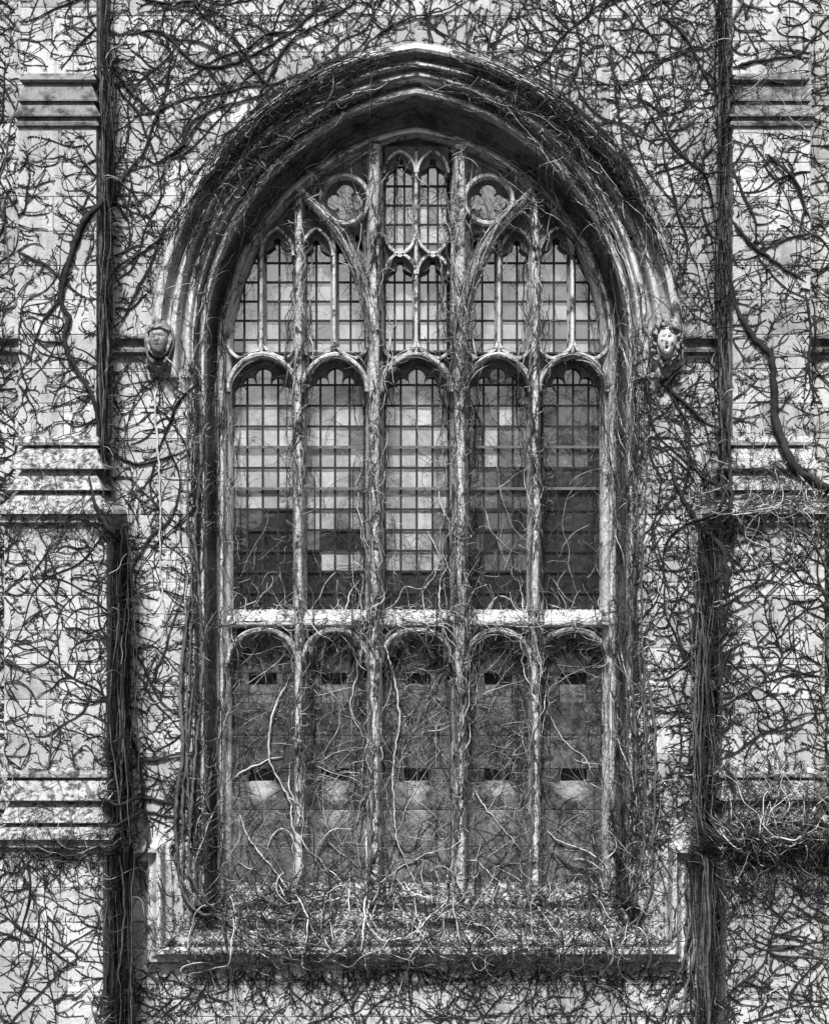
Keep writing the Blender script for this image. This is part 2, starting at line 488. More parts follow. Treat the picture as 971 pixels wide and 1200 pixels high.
# ------------------------------------------------------------------ buttresses
def buttress(sg, label):
    b = thing('buttress', label, 'buttress', (sg * 4.06, 0, 0), 'buttresses flanking the window')
    UP, MID, LOW = (-4.505, -3.62, 0.70), (-4.61, -3.46, 1.0), (-4.61, -3.456, 1.3)
    TOP = (-4.50, -3.63, 0.62)
    def rect(A, B, f, e):
        xl, xr, p = (A[k] * (1 - f) + B[k] * f for k in range(3))
        return xl - e, xr + e, p + e
    def setoff(A, B, prof, mat=None):
        v, fc = [], []
        for py, f, e in prof:
            xl, xr, p = rect(A, B, f, e)
            z = W(0, py, -p)[2]
            ring = [(xl, 0.02), (xl, -p), (xr, -p), (xr, 0.02)]
            v += [(sg * -x, yy, z) for x, yy in ring]
        for k in range(len(prof) - 1):
            for j in range(3):
                q = (k * 4 + j, k * 4 + j + 1, k * 4 + j + 5, k * 4 + j + 4)
                fc.append(q if sg > 0 else q[::-1])
        fc.append((0, 1, 2, 3)); n = 4 * (len(prof) - 1); fc.append((n + 3, n + 2, n + 1, n))
        return arch(link('set_off', mesh('set_off', v, fc, mat or M_LICHEN), b))
    setoff(UP, UP, [(86, 0, -.08), (89, 0, -.03), (93, 0, 0.0), (96, 0, -.02), (97.5, 0, -.07), (100, 0, -.06), (116, 0, .01), (118, 0, 0.01), (119, 0, -.04), (122, 0, -.03),
                    (134, 0, .05), (136, 0, .05), (137, 0, .0), (141, 0, 0), (143, 0, .03), (147, 0, .03), (149, 0, 0.004), (152, 0, 0.004)], M_GREY)
    setoff(UP, MID, [(511, 0, 0.004), (514, 0, .03), (518, 0, .045), (521.5, 0, .035), (523, 0, -.05), (526, 0.02, 0), (547, .3, .04), (549, .3, .045), (551, .3, -.07), (572, .6, .01), (574, .6, .03),
                     (576, .6, -.08), (597, 1, .08), (602, 1, .10), (604, 1, .03), (612, 1, .05), (616, 1, 0.004), (619, 1, 0.004)])
    setoff(MID, LOW, [(899, 0, 0.004), (903, 0, .03), (907, 0, .04), (911, 0, .035), (912.5, 0, -.05), (915, .02, 0), (936, .35, .03), (938, .35, .045), (940, .35, -.07), (962, .7, .01), (964, .7, .03),
                      (966, .7, -.08), (978, 1, .08), (984, 1, .10), (986, 1, .03), (993, 1, .05), (998, 1, 0.004), (1001, 1, 0.004)])
    for (xl, xr, p), ya, yb in ((TOP, -190, 88), (UP, 150, 513), (MID, 617, 901), (LOW, 999, 1368)):
        za, zb = W(0, ya, -p)[2], max(0.0, W(0, yb, -p)[2])
        core = MB()
        a, c2 = (xl, xr) if sg < 0 else (-xr, -xl)
        core.box(a + 0.012, c2 - 0.012, -p + 0.012, 0.0, zb, za)
        core.obj('mortar_bed', M_MORTAR, b)
        n = max(1, round((za - zb) / 0.41)); hh = (za - zb) / n
        for k in range(n):
            z0, z1 = zb + k * hh, zb + (k + 1) * hh
            cut = [a, c2] if random.random() < 0.3 else [a, a + (c2 - a) * random.uniform(0.3, 0.7), c2]
            for x0, x1 in zip(cut, cut[1:]):
                gx0 = 0 if x0 == a else J; gx1 = 0 if x1 == c2 else J
                arch(link('stone_block', block_mesh([(x0 + gx0, z0 + J), (x1 - gx1, z0 + J), (x1 - gx1, z1 - J), (x0 + gx0, z1 - J)], -p + random.uniform(-.003, .003), 0.0, M_ASHLAR), b))
    return b
buttress(-1, 'left stone buttress, its set-offs mostly clear of creeper')
buttress(1, 'right stone buttress, its set-offs overgrown and crossed by a thick curved stem')

# ------------------------------------------------------------------ the window
win = thing('gothic_window', 'tall pointed five-light stone window with leaded panes and blind panels below', 'window', (0, 0.4, CZ - 5.1))
loft_order('hood_mould', [(0, .02), (0, -.11), (.1, -.17), (.3, -.20), (.5, -.18), (.58, -.08), (.72, .0), (.85, .03), (1.0, 0.04)], M_MOULD, win, 392)
loft_order('outer_archivolt', [(.9, 0.02), (1.0, .04), (1.06, -.05), (1.12, -.10), (1.26, -.115), (1.36, -.08), (1.40, .03), (1.52, .10), (1.62, .08), (1.66, -.02), (1.72, -.06), (1.84, -.07), (1.93, -.04), (1.96, -.004), (2.0, -.004)], M_MOULD, win, 442)
loft_order('inner_archivolt', [(2.0, -.006), (2.10, -.01), (2.2, .02), (2.25, .12), (2.36, .20), (2.46, .17), (2.5, .05), (2.6, .015), (2.76, .02), (2.84, .06), (2.88, .16), (3.0, .24), (3.0, .26)], M_MOULD, win, 1062)
loft_order('reveal', [(3.0, .261), (3.15, .36), (3.4, .48), (3.7, .58), (4.0, .60)], M_SHADE, win, 1062)
loft_order('arch_rib', [(4.0, .601), (4.02, .50), (4.1, .45), (4.22, .425), (4.36, .43), (4.46, .47), (4.5, .54), (4.62, .56), (4.8, .60), (4.94, .68), (5.0, .75), (5.0, .90)], M_MOULD, win, 1062)

NOSE, BACK = 0.38, 0.86
def vmull(name, x, y0, y1, hw, nr, nose=NOSE):
    return swept(name, [(x, y0), (x, y1)], mull_prof(hw, nose, BACK, nr), 0.45, M_TRACERY, win, 60)
vmull('mullion', 438.5, 1052, 170, 0.115, 0.055, 0.36)
vmull('mullion', 538.5, 1052, 170, 0.115, 0.055, 0.36)
vmull('mullion', 350, 1052, 228, 0.085, 0.04)
vmull('mullion', 626.5, 1052, 228, 0.085, 0.04)
for x, t in ((305.5, 272), (391, 280), (671, 272), (585, 280), (487.5, 176)):
    vmull('thin_mullion', x, 412, t, 0.05, 0.022, 0.52)
def mirror(pts): return [(2 * AX - x, y) for x, y in pts][::-1]
SUB = [(437, 412), (436, 385), (427, 342), (412, 300), (399, 276), (384, 256), (367, 238), (349, 221)]
def smooth_path(pts, n=6):
    P = [np.array(p, float) for p in pts]
    P = [2 * P[0] - P[1]] + P + [2 * P[-1] - P[-2]]
    out = []
    for k in range(1, len(P) - 2):
        for t in np.arange(n) / n:
            a, b, c, d = P[k - 1:k + 3]
            out.append(tuple(0.5 * (2 * b + (c - a) * t + (2 * a - 5 * b + 4 * c - d) * t * t + (3 * b - a - 3 * c + d) * t ** 3)))
    out.append(tuple(P[-2]))
    return out
SUBL = smooth_path(SUB, 4)
swept('sub_arch', SUBL, mull_prof(0.08, 0.385, BACK, 0.042), 0.45, M_MOULD, win, 60)
swept('sub_arch', mirror(SUBL), mull_prof(0.08, 0.385, BACK, 0.042), 0.45, M_MOULD, win, 60)

RIM = [(-0.035, 0.78), (-0.035, 0.58), (-0.028, 0.47), (-0.01, 0.445), (0.015, 0.445), (0.032, 0.47), (0.035, 0.56), (0.035, 0.78)]
THIN = [(-0.022, 0.74), (-0.022, 0.55), (-0.012, 0.51), (0.012, 0.51), (0.022, 0.55), (0.022, 0.74)]
LC = [308, 392.5, 488, 583.5, 671]
LH = [36, 34, 37, 34, 36]
def arch_path(c, w, spring, apex, n=12):
    h = spring - apex
    rad = (w * w + h * h) / (2 * w)
    th = math.acos((rad - w) / rad) if rad >= w else math.pi - math.acos((w - rad) / rad)
    left = [(c - w + rad - rad * math.cos(th * k / n), spring - rad * math.sin(th * k / n)) for k in range(n + 1)]
    return left + [(2 * c - x, y) for x, y in left[::-1][1:]]
def foils(c, hw, top, base, big):
    """cusped head, traced from its left foot to its right one"""
    r = hw * 0.27
    left = [(c - hw * 0.94, base), (c - hw * 0.93, top + hw * 0.98)]
    left += circ(c - hw * 0.70, top + hw * 0.80, hw * 0.24, 200, 70, 6) if big else []
    left += [(c - hw * 0.50, top + hw * 0.78)]
    left += circ(c - hw * 0.44, top + hw * 0.48, hw * 0.20, 230, 40, 6) if big else []
    left += [(c - hw * 0.22, top + hw * 0.52)]
    left += circ(c, top + r, r, 170, 90, 5)
    return left + [(2 * c - x, y) for x, y in left[::-1][1:]]
for c, hw in zip(LC, LH):
    ap = arch_path(c, hw + 4, 459, 416)
    swept('lancet_arch', ap, RIM, 0.55, M_MOULD, win)
    fo = foils(c, hw + 1, 431, 478, True)
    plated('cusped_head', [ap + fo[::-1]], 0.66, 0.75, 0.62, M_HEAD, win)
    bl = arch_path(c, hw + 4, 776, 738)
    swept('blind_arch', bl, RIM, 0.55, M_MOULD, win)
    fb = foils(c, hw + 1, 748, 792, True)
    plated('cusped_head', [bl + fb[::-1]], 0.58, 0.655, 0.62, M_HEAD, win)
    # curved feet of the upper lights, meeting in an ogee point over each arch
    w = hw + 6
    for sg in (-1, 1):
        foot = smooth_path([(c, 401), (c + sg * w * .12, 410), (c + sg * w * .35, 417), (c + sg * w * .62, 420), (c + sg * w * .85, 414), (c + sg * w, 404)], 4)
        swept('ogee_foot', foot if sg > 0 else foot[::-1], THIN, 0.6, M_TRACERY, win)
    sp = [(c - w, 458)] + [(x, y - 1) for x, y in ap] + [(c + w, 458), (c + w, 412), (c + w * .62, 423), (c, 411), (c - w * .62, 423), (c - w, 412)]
    plated('spandrel', [sp], 0.66, 0.75, 0.62, M_SHADE, win)

# tracery over the lancets
def tref(c, top, hw, base):
    return foils(c, hw, top, base, False)
for flip in (0, 1):
    fl = (lambda p: [(2 * AX - x, y) for x, y in p]) if flip else (lambda p: p)
    f1 = tref(325, 279, 17, 306)
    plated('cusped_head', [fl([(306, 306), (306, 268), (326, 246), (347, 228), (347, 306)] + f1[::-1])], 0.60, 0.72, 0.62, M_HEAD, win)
    f2 = tref(371, 282, 17, 306)
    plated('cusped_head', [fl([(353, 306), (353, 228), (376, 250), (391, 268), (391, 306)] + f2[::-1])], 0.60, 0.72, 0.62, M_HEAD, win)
    for cxx in (325, 371):
        ap = arch_path(cxx, 19, 300, 268, 8)
        swept('light_arch', fl(ap)[::-1] if flip else ap, THIN, 0.6, M_TRACERY, win)
        og = smooth_path([(cxx - 18, 290), (cxx - 12, 276), (cxx - 3, 268), (cxx, 252)], 4)
    # eye with its quatrefoil
    qc = (404, 235)
    ring = circ(qc[0], qc[1], 28, 0, 345, 23)
    eyelet = [(414, 274), (424, 276), (425, 296), (419, 290)]
    edge = [(355, 222), (372, 208), (392, 194), (412, 184), (430, 176), (430, 352), (424, 326), (414, 298), (401, 273), (386, 253), (369, 236)]
    plated('spandrel', [fl(edge), fl(ring), fl(eyelet)], 0.62, 0.74, 0.62, M_SHADE, win)
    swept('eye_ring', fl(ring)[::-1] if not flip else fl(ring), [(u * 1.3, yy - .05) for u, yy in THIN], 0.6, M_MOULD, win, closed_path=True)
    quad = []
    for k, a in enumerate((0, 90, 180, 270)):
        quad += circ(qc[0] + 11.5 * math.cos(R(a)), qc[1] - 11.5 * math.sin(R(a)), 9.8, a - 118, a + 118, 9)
    o = plated('quatrefoil', [fl(ring), fl(quad)], 0.69, 0.74, 0.62, M_SHADE, win)
    pm = MB(); c3 = [W(x, y, .765) for x, y in fl(circ(qc[0], qc[1], 29, 0, 345, 23))]
    pm.add(c3 + [(p[0], .777, p[2]) for p in c3], [tuple(range(24))] + [(k, (k + 1) % 24, 24 + (k + 1) % 24, 24 + k) for k in range(24)])
    pm.obj('pane', M_GPALE, o)
for cxx in (468.5, 507):
    hd = tref(cxx, 186, 15, 208)
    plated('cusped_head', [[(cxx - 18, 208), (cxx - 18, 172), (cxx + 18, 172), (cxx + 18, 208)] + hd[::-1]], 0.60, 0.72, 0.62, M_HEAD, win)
    swept('light_arch', arch_path(cxx, 18, 203, 178, 8), THIN, 0.6, M_TRACERY, win)
    net = smooth_path([(cxx - 18, 276), (cxx - 14, 288), (cxx - 6, 296), (cxx, 301), (cxx + 6, 296), (cxx + 14, 288), (cxx + 18, 276)], 4)
    swept('ogee_foot', net, THIN, 0.6, M_TRACERY, win)
    swept('light_arch', arch_path(cxx, 18, 322, 297, 8), THIN, 0.6, M_TRACERY, win)
    hd = tref(cxx, 306, 15, 328)
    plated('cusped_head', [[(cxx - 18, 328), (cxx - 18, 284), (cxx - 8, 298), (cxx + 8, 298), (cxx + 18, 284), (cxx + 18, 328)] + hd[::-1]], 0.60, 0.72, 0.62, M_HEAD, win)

plated('spandrel', [[(441, 190), (441, 172), (464, 163), (488, 157), (512, 163), (536, 172), (536, 190)]], 0.73, 0.78, 0.62, M_SHADE, win)

# glazing: every pane its own piece, the nearest three hundred as parts
def unit_pane(name, mat):
    m = MB(); m.box(-.5, .5, 0, .006, -.5, .5)
    return mesh(name, m.v, m.f, mat)
PANE = {'p': unit_pane('pane_pale', M_GPALE), 'm': unit_pane('pane_grey', M_GMID), 'd': unit_pane('pane_dark', M_GDARK)}
GY = 0.80
rest = {'p': MB(), 'm': MB(), 'd': MB()}
def glazing(x0, x1, y0, y1, ncol, rowsy, tone, parts=True, saddles=()):
    bars = MB()
    xs = [x0 + (x1 - x0) * k / ncol for k in range(ncol + 1)]
    ys = [y0] + [r for r in rowsy if y0 < r < y1] + [y1]
    za, zb = W(0, y0, GY)[2], W(0, y1, GY)[2]
    for x in xs:
        X = W(x, 0, GY)[0]; bars.box(X - .012, X + .012, GY - .022, GY - .004, zb, za)
    for yy in ys:
        Z = W(0, yy, GY)[2]; bars.box(W(x0, 0, GY)[0], W(x1, 0, GY)[0], GY - .026, GY - .0225, Z - .0125, Z + .0125)
        bars.box(W(x0, 0, GY)[0], W(x1, 0, GY)[0], GY - .0045, GY - .001, Z - .010, Z + .010)
    o = bars.obj('glazing_bars', M_LEAD, win)
    for yy in saddles:
        sb = MB(); Z = W(0, yy, GY)[2]
        sb.box(W(x0, 0, GY)[0], W(x1, 0, GY)[0], GY - .06, GY - .03, Z - .015, Z + .015)
        sb.obj('saddle_bar', M_IRON, o)
    for xa, xb in zip(xs, xs[1:]):
        for ya, yb in zip(ys, ys[1:]):
            xm, ym = (xa + xb) / 2, (ya + yb) / 2
            if ym < 400 and abs(xm - AX) > half_w(5.0, ym + 8) + 6: continue
            t = tone(xm, ym)
            c = W(xm, ym, GY); w_, h_ = (xb - xa) / S * (D + GY) / D - .006, (yb - ya) / S * (D + GY) / D - .006
            rx, rz = random.gauss(0, .010), random.gauss(0, .010)
            if parts:
                p = link('pane', PANE[t], o)
                p.location = c; p.scale = (w_, 1, h_); p.rotation_euler = (rx, 0, rz)
            else:
                rest[t].box(c[0] - w_ / 2, c[0] + w_ / 2, GY, GY + .006, c[2] - h_ / 2, c[2] + h_ / 2)
LOW_ROWS = [427 + 24.25 * k for k in range(13)]
dark_from = [599, 622, 660, 668, 520]
def lower_tone(i):
    def tone(x, y):
        if i == 1 and 645 < y < 668 and x > 372: return 'p'
        if i == 3: return 'd' if y > 660 or random.random() < .22 else ('p' if random.random() < .14 and y < 600 else 'm')
        if i == 4: return 'd' if y > 540 or random.random() < .5 else 'm'
        if y > dark_from[i]: return 'd'
        return 'p' if random.random() < .85 else 'm'
    return tone
for i, (c, hw) in enumerate(zip(LC, LH)):
    glazing(c - hw, c + hw, 430, 718, 4, LOW_ROWS, lower_tone(i), True, (524, 572.5))
UP_ROWS = [196 + 22.5 * k for k in range(10)]
uptone = lambda x, y: 'p' if random.random() < (.85 if x < 610 else .45) else 'm'
glazing(451, 485, 186, 412, 3, UP_ROWS, uptone, True)
glazing(490, 524, 186, 412, 3, UP_ROWS, uptone, True)
for x0, x1, yt in ((270, 303, 302), (308, 347, 276), (353, 388.5, 276), (393.5, 428, 296), (547, 582.5, 296), (587.5, 623, 276), (629, 668, 276), (673, 706, 302)):
    glazing(x0, x1, yt, 414, 2, UP_ROWS, uptone, False)
for t, mm in (('p', M_GPALE), ('m', M_GMID)):
    tag(mm and rest[t].obj('pane', mm, win), kind='stuff')

# transom ledge
tr = MB()
xa, xb = W(266, 0, .5)[0], W(713, 0, .5)[0]
pf = [(.86, 714), (.50, 724), (.44, 727), (.44, 731.5), (.49, 734), (.66, 737), (.86, 741)]
v = [(x, yy, W(0, py, .5)[2]) for x in (xa, xb) for yy, py in pf]
n = len(pf)
tr.add(v, [(k, (k + 1) % n, n + (k + 1) % n, n + k) for k in range(n)] + [tuple(range(n))[::-1], tuple(range(n, 2 * n))])
arch(tr.obj('transom', M_MOULD, win))

# blind panels of squared stones with putlog holes
PY = 0.64
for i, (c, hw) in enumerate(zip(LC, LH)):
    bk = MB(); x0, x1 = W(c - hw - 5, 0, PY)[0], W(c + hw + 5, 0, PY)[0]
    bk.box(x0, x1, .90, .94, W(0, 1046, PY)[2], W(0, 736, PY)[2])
    pan = arch(bk.obj('blind_panel', M_SHADE, win))
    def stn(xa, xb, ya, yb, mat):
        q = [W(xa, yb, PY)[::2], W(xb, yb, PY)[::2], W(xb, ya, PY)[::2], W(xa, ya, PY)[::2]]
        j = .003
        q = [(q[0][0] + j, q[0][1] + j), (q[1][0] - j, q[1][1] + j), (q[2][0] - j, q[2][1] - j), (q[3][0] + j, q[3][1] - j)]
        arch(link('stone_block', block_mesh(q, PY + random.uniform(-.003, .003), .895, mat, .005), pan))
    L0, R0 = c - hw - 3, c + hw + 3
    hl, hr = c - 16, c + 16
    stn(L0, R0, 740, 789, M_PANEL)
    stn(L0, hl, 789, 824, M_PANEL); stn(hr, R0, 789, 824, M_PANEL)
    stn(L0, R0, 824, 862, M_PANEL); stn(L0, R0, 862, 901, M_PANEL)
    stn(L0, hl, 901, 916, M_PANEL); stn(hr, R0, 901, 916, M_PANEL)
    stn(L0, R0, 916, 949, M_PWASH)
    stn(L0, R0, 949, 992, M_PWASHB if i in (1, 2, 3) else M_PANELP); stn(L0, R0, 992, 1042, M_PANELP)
    wd = MB(); x0, x1 = W(hl + .5, 0, PY)[0], W(hr - .5, 0, PY)[0]; zt, zb = W(0, 803, PY)[2], W(0, 823.5, PY)[2]
    wd.add([(x0, PY + .01, zb), (x1, PY + .01, zb), (x1, .66, zt), (x0, .66, zt), (x1, .88, zt), (x0, .88, zt)], [(0, 1, 2, 3), (3, 2, 4, 5)])
    arch(wd.obj('hole_block', M_PANELP, pan))

# stepped sill
tiers = [[(.64, 1034), (.40, 1056), (.38, 1060), (.40, 1064)], [(.40, 1064), (.16, 1080), (.14, 1085), (.16, 1088)], [(.16, 1088), (-.10, 1102), (-.13, 1106), (-.10, 1111)]]
for ti, tier in enumerate(tiers):
    ext = [(266, 712), (226, 750), (196, 780)][ti]
    cuts = sorted([ext[0], ext[1]] + [ext[0] + (ext[1] - ext[0]) * (k + random.uniform(-.2, .2)) / 6 for k in range(1, 6)])
    for xa, xb in zip(cuts, cuts[1:]):
        pf = tier + [(tier[0][0] + .05, tier[-1][1]), (tier[0][0] + .05, tier[0][1])]
        X0, X1 = W(xa, 0, tier[0][0])[0] + .004, W(xb, 0, tier[0][0])[0] - .004
        n = len(pf); m = MB(); dy = random.uniform(-.01, .01)
        m.add([(x, yy + dy, W(0, py, yy)[2]) for x in (X0, X1) for yy, py in pf],
              [(k, (k + 1) % n, n + (k + 1) % n, n + k) for k in range(n)] + [tuple(range(n))[::-1], tuple(range(n, 2 * n))])
        arch(m.obj('sill_stone', M_LICHEN, win))
bs = MB(); bs.box(W(205, 0)[0], W(772, 0)[0], .05, .95, W(0, 1125)[2], W(0, 1095)[2]); bs.obj('sill_core', M_SHADE, win)

# ------------------------------------------------------------------ carved heads at the ends of the hood mould
def face(kind):
    nu, nv = 72, 56
    v, f = [], []
    def g(a, b, ca, cb, sa, sb): return math.exp(-((a - ca) / sa) ** 2 - ((b - cb) / sb) ** 2)
    for j in range(nv + 1):
        ph = math.pi * j / nv - math.pi / 2
        for i in range(nu):
            th = 2 * math.pi * i / nu
            nx, ny, nz = math.cos(ph) * math.sin(th), -math.cos(ph) * math.cos(th), math.sin(ph)
            taper = 1.0 - 0.34 * max(0, -nz) ** 1.5
            r = 1.0
            if ny < 0.2:
                a, b = nx, nz
                r += .36 * g(a, b, 0, -.20, .11, .14) + .12 * g(a, b, 0, -.02, .07, .14)            # nose
                r += .10 * (g(a, b, .30, .20, .22, .07) + g(a, b, -.30, .20, .22, .07))             # brows
                r -= .24 * (g(a, b, .30, .04, .15, .09) + g(a, b, -.30, .04, .15, .09))             # sockets
                r += .12 * (g(a, b, .30, .03, .08, .045) + g(a, b, -.30, .03, .08, .045))             # eyes
                r += .07 * (g(a, b, .42, -.15, .16, .14) + g(a, b, -.42, -.15, .16, .14))           # cheeks
                r += .10 * g(a, b, 0, -.82, .26, .14)                                               # chin
                if kind == 'open':
                    r += .10 * (g(a, b, 0, -.44, .18, .04) + g(a, b, 0, -.70, .17, .05))
                    r -= .55 * g(a, b, 0, -.57, .16, .10)
                else:
                    r += .10 * g(a, b, 0, -.42, .22, .05) + .10 * g(a, b, 0, -.56, .19, .055)
                    r -= .16 * g(a, b, 0, -.49, .26, .035)
                    r -= .05 * (g(a, b, .28, -.36, .05, .14) + g(a, b, -.28, -.36, .05, .14))
            v.append((.125 * nx * r * taper, .135 * ny * r, .185 * nz * (1 + (r - 1) * .3)))
    for j in range(nv):
        for i in range(nu):
            a, b = j * nu + i, j * nu + (i + 1) % nu
            f.append((a, b, b + nu, a + nu))
    return v, f

def tube(pts, rad, k=6):
    P = [Vector(p) for p in pts]
    v, f = [], []
    for i, p in enumerate(P):
        d = (P[min(i + 1, len(P) - 1)] - P[max(i - 1, 0)]).normalized()
        a = d.orthogonal().normalized(); b = d.cross(a)
        rr = rad * (0.55 if i in (0, len(P) - 1) else 1)
        v += [p + (a * math.cos(2 * math.pi * j / k) + b * math.sin(2 * math.pi * j / k)) * rr for j in range(k)]
    for i in range(len(P) - 1):
        f += [(i * k + j, i * k + (j + 1) % k, (i + 1) * k + (j + 1) % k, (i + 1) * k + j) for j in range(k)]
    f += [tuple(range(k))[::-1], tuple((len(P) - 1) * k + j for j in range(k))]
    return v, f

def shell(rx, ry, rz, ph0, ph1, th0, th1, n=20, m=28, wob=0.0):
    """thick curved shell piece (cap, hood)"""
    v, f = [], []
    for lay in (1.0, 0.86):
        for j in range(n + 1):
            ph = ph0 + (ph1 - ph0) * j / n
            for i in range(m + 1):
                th = th0 + (th1 - th0) * i / m
                k = lay * (1 + wob * math.sin(th * 9 + ph * 4))
                v.append((rx * k * math.cos(ph) * math.sin(th), -ry * k * math.cos(ph) * math.cos(th), rz * k * math.sin(ph)))
    w = m + 1; o = w * (n + 1)
    for j in range(n):
        for i in range(m):
            a = j * w + i
            f += [(a, a + 1, a + w + 1, a + w), (o + a + w, o + a + w + 1, o + a + 1, o + a)]
    for j in range(n):
        a, b = j * w, j * w + m
        f += [(a + w, o + a + w, o + a, a), (b, o + b, o + b + w, b + w)]
    for i in range(m):
        f += [(i, o + i, o + i + 1, i + 1)]
    return v, f

def head(px, py, kind, label, rz):
    b = W(px, py, -.12)
    t = thing('carved_head', label, 'carving', b, 'carved heads ending the hood mould')
    t.rotation_euler = (R(-15), 0, rz); t.scale = (.92, 1.0, 1.08)
    def put(name, vf, mat=M_CARVE, smooth=True):
        o = bpy.data.objects.new(name, mesh(name, vf[0], vf[1], mat, smooth)); COL.objects.link(o); o.parent = t
        return arch(o)
    fv, ff = face(kind)
    put('face', ([(x, yy - .05, z) for x, yy, z in fv], ff), M_CARVEP if kind == 'open' else M_CARVE)
    if kind == 'shut':
        put('cap', shell(.165, .16, .25, R(26), R(90), R(-180), R(180), wob=.03), M_HEAD)
        band = [(.135 * math.sin(a), -.05 - .135 * math.cos(a), .085 + .025 * math.cos(a * 1.3) + .006 * math.sin(a * 7)) for a in np.linspace(-1.4, 1.4, 24)]
        put('cap_band', tube(band, .018, 8), M_CARVE)
        put('hood', shell(.19, .15, .27, R(-70), R(44), R(78), R(282), wob=.04), M_HEAD)
        for sg in (-1, 1):
            put('side_curl', tube([(sg * (.135 + .02 * math.sin(u * 5)), -.06, .08 - u * .22) for u in np.linspace(0, 1, 9)], .022, 7))
    else:
        h = MB(); rr = random.Random(5)
        for k in range(150):
            th = rr.uniform(-math.pi, math.pi); ph = rr.uniform(-.75, 1.5)
            if abs(th) < .72 and ph < .42: continue
            s = 1.12 + rr.random() * .22
            pts = []
            for q in range(9):
                u = q / 8; a = th + .22 * math.sin(u * 7 + k) ; e = ph - .55 * u
                rad = s * (1 + .10 * math.cos(u * 7 + k))
                pts.append((.14 * rad * math.cos(e) * math.sin(a), -.145 * rad * math.cos(e) * math.cos(a), .195 * rad * math.sin(e)))
            if any(abs(p[0]) < .105 and p[1] < -.03 and p[2] < .085 for p in pts): continue
            h.add(*tube(pts, rr.uniform(.014, .024), 6))
        put('hair', ([(x * 1.05, yy - .03, z) for x, yy, z in h.v], h.f))
    put('corbel', shell(.16, .14, .19, R(-90), R(60), R(60), R(300), 12, 16))
head(187, 400, 'shut', 'carved stone head of a stern man in a cap', R(-2))
head(781, 402, 'open', 'carved stone head with curly hair and open mouth', R(-8))

# ------------------------------------------------------------------ depth of the masonry, for the creepers to cling to
bpy.context.view_layer.update()
av, af, off = [], [], 0
for o in ARCH:
    me = o.data; mw = np.array(o.matrix_world)
    co = np.empty(len(me.vertices) * 3, np.float32); me.vertices.foreach_get('co', co)
    co = co.reshape(-1, 3) @ mw[:3, :3].T + mw[:3, 3]
    av += co.tolist()
    af += [[i + off for i in p.vertices] for p in me.polygons]
    off += len(co)
bvh = BVHTree.FromPolygons(av, af)
GX0, GZ0, GS = -6.2, 1.0, 0.02
GNX, GNZ = 620, 680
dm = np.full((GNZ, GNX), 0.78)
dv = Vector((0, 1, 0))
for iz in range(GNZ):
    for ix in range(GNX):
        h = bvh.ray_cast(Vector((GX0 + ix * GS, -3, GZ0 + iz * GS)), dv)
        if h[0] is not None and h[0].y < 0.78: dm[iz, ix] = h[0].y
dmin = dm.copy()
for dx in (-1, 0, 1):
    for dz in (-1, 0, 1):
        dmin = np.minimum(dmin, np.roll(np.roll(dm, dx, 1), dz, 0))
def depth(x, z):
    ix = np.clip(np.rint((x - GX0) / GS).astype(int), 0, GNX - 1)
    iz = np.clip(np.rint((z - GZ0) / GS).astype(int), 0, GNZ - 1)
    return dmin[iz, ix]

# ------------------------------------------------------------------ creepers: grown as runs of points (x, z) over the masonry
def grow(p0, ang, length, step, wander, curl=0.0, target=None, pull=0.0):
    n = len(p0); m = int(math.ceil(length.max() / step)) + 1
    cnt = np.clip(np.ceil(length / step).astype(int) + 1, 3, m if m >= 3 else 3)
    m = max(m, 3)
    P = np.zeros((n, m, 2)); P[:, 0] = p0
    a = ang.copy(); c = rng.normal(0, 1, n) * curl
    w = np.zeros(n)
    for k in range(1, m):
        w = 0.55 * w + rng.normal(0, wander, n)
        a = a + w + c
        if target is not None:
            a = a + pull * np.sin(target - a)
        P[:, k, 0] = P[:, k - 1, 0] + np.cos(a) * step
        P[:, k, 1] = P[:, k - 1, 1] + np.sin(a) * step
    return P, cnt

def fit(paths, step):
    """resample hand-laid runs [(n,2) arrays] to an even step, padded to one array"""
    out = []
    for p in paths:
        p = np.asarray(p, float)
        d = np.concatenate([[0], np.cumsum(np.linalg.norm(np.diff(p, axis=0), axis=1))])
        k = max(3, int(d[-1] / step) + 1)
        t = np.linspace(0, d[-1], k)
        out.append(np.stack([np.interp(t, d, p[:, 0]), np.interp(t, d, p[:, 1])], 1))
    m = max(len(o) for o in out)
    P = np.zeros((len(out), m, 2)); cnt = np.array([len(o) for o in out])
    for i, o in enumerate(out):
        P[i, :len(o)] = o; P[i, len(o):] = o[-1]
    return P, cnt

def clamp_tail(P, cnt):
    m = P.shape[1]
    idx = np.minimum(np.arange(m)[None], cnt[:, None] - 1)
    return np.take_along_axis(P, idx[..., None].repeat(P.shape[2], 2), 1)

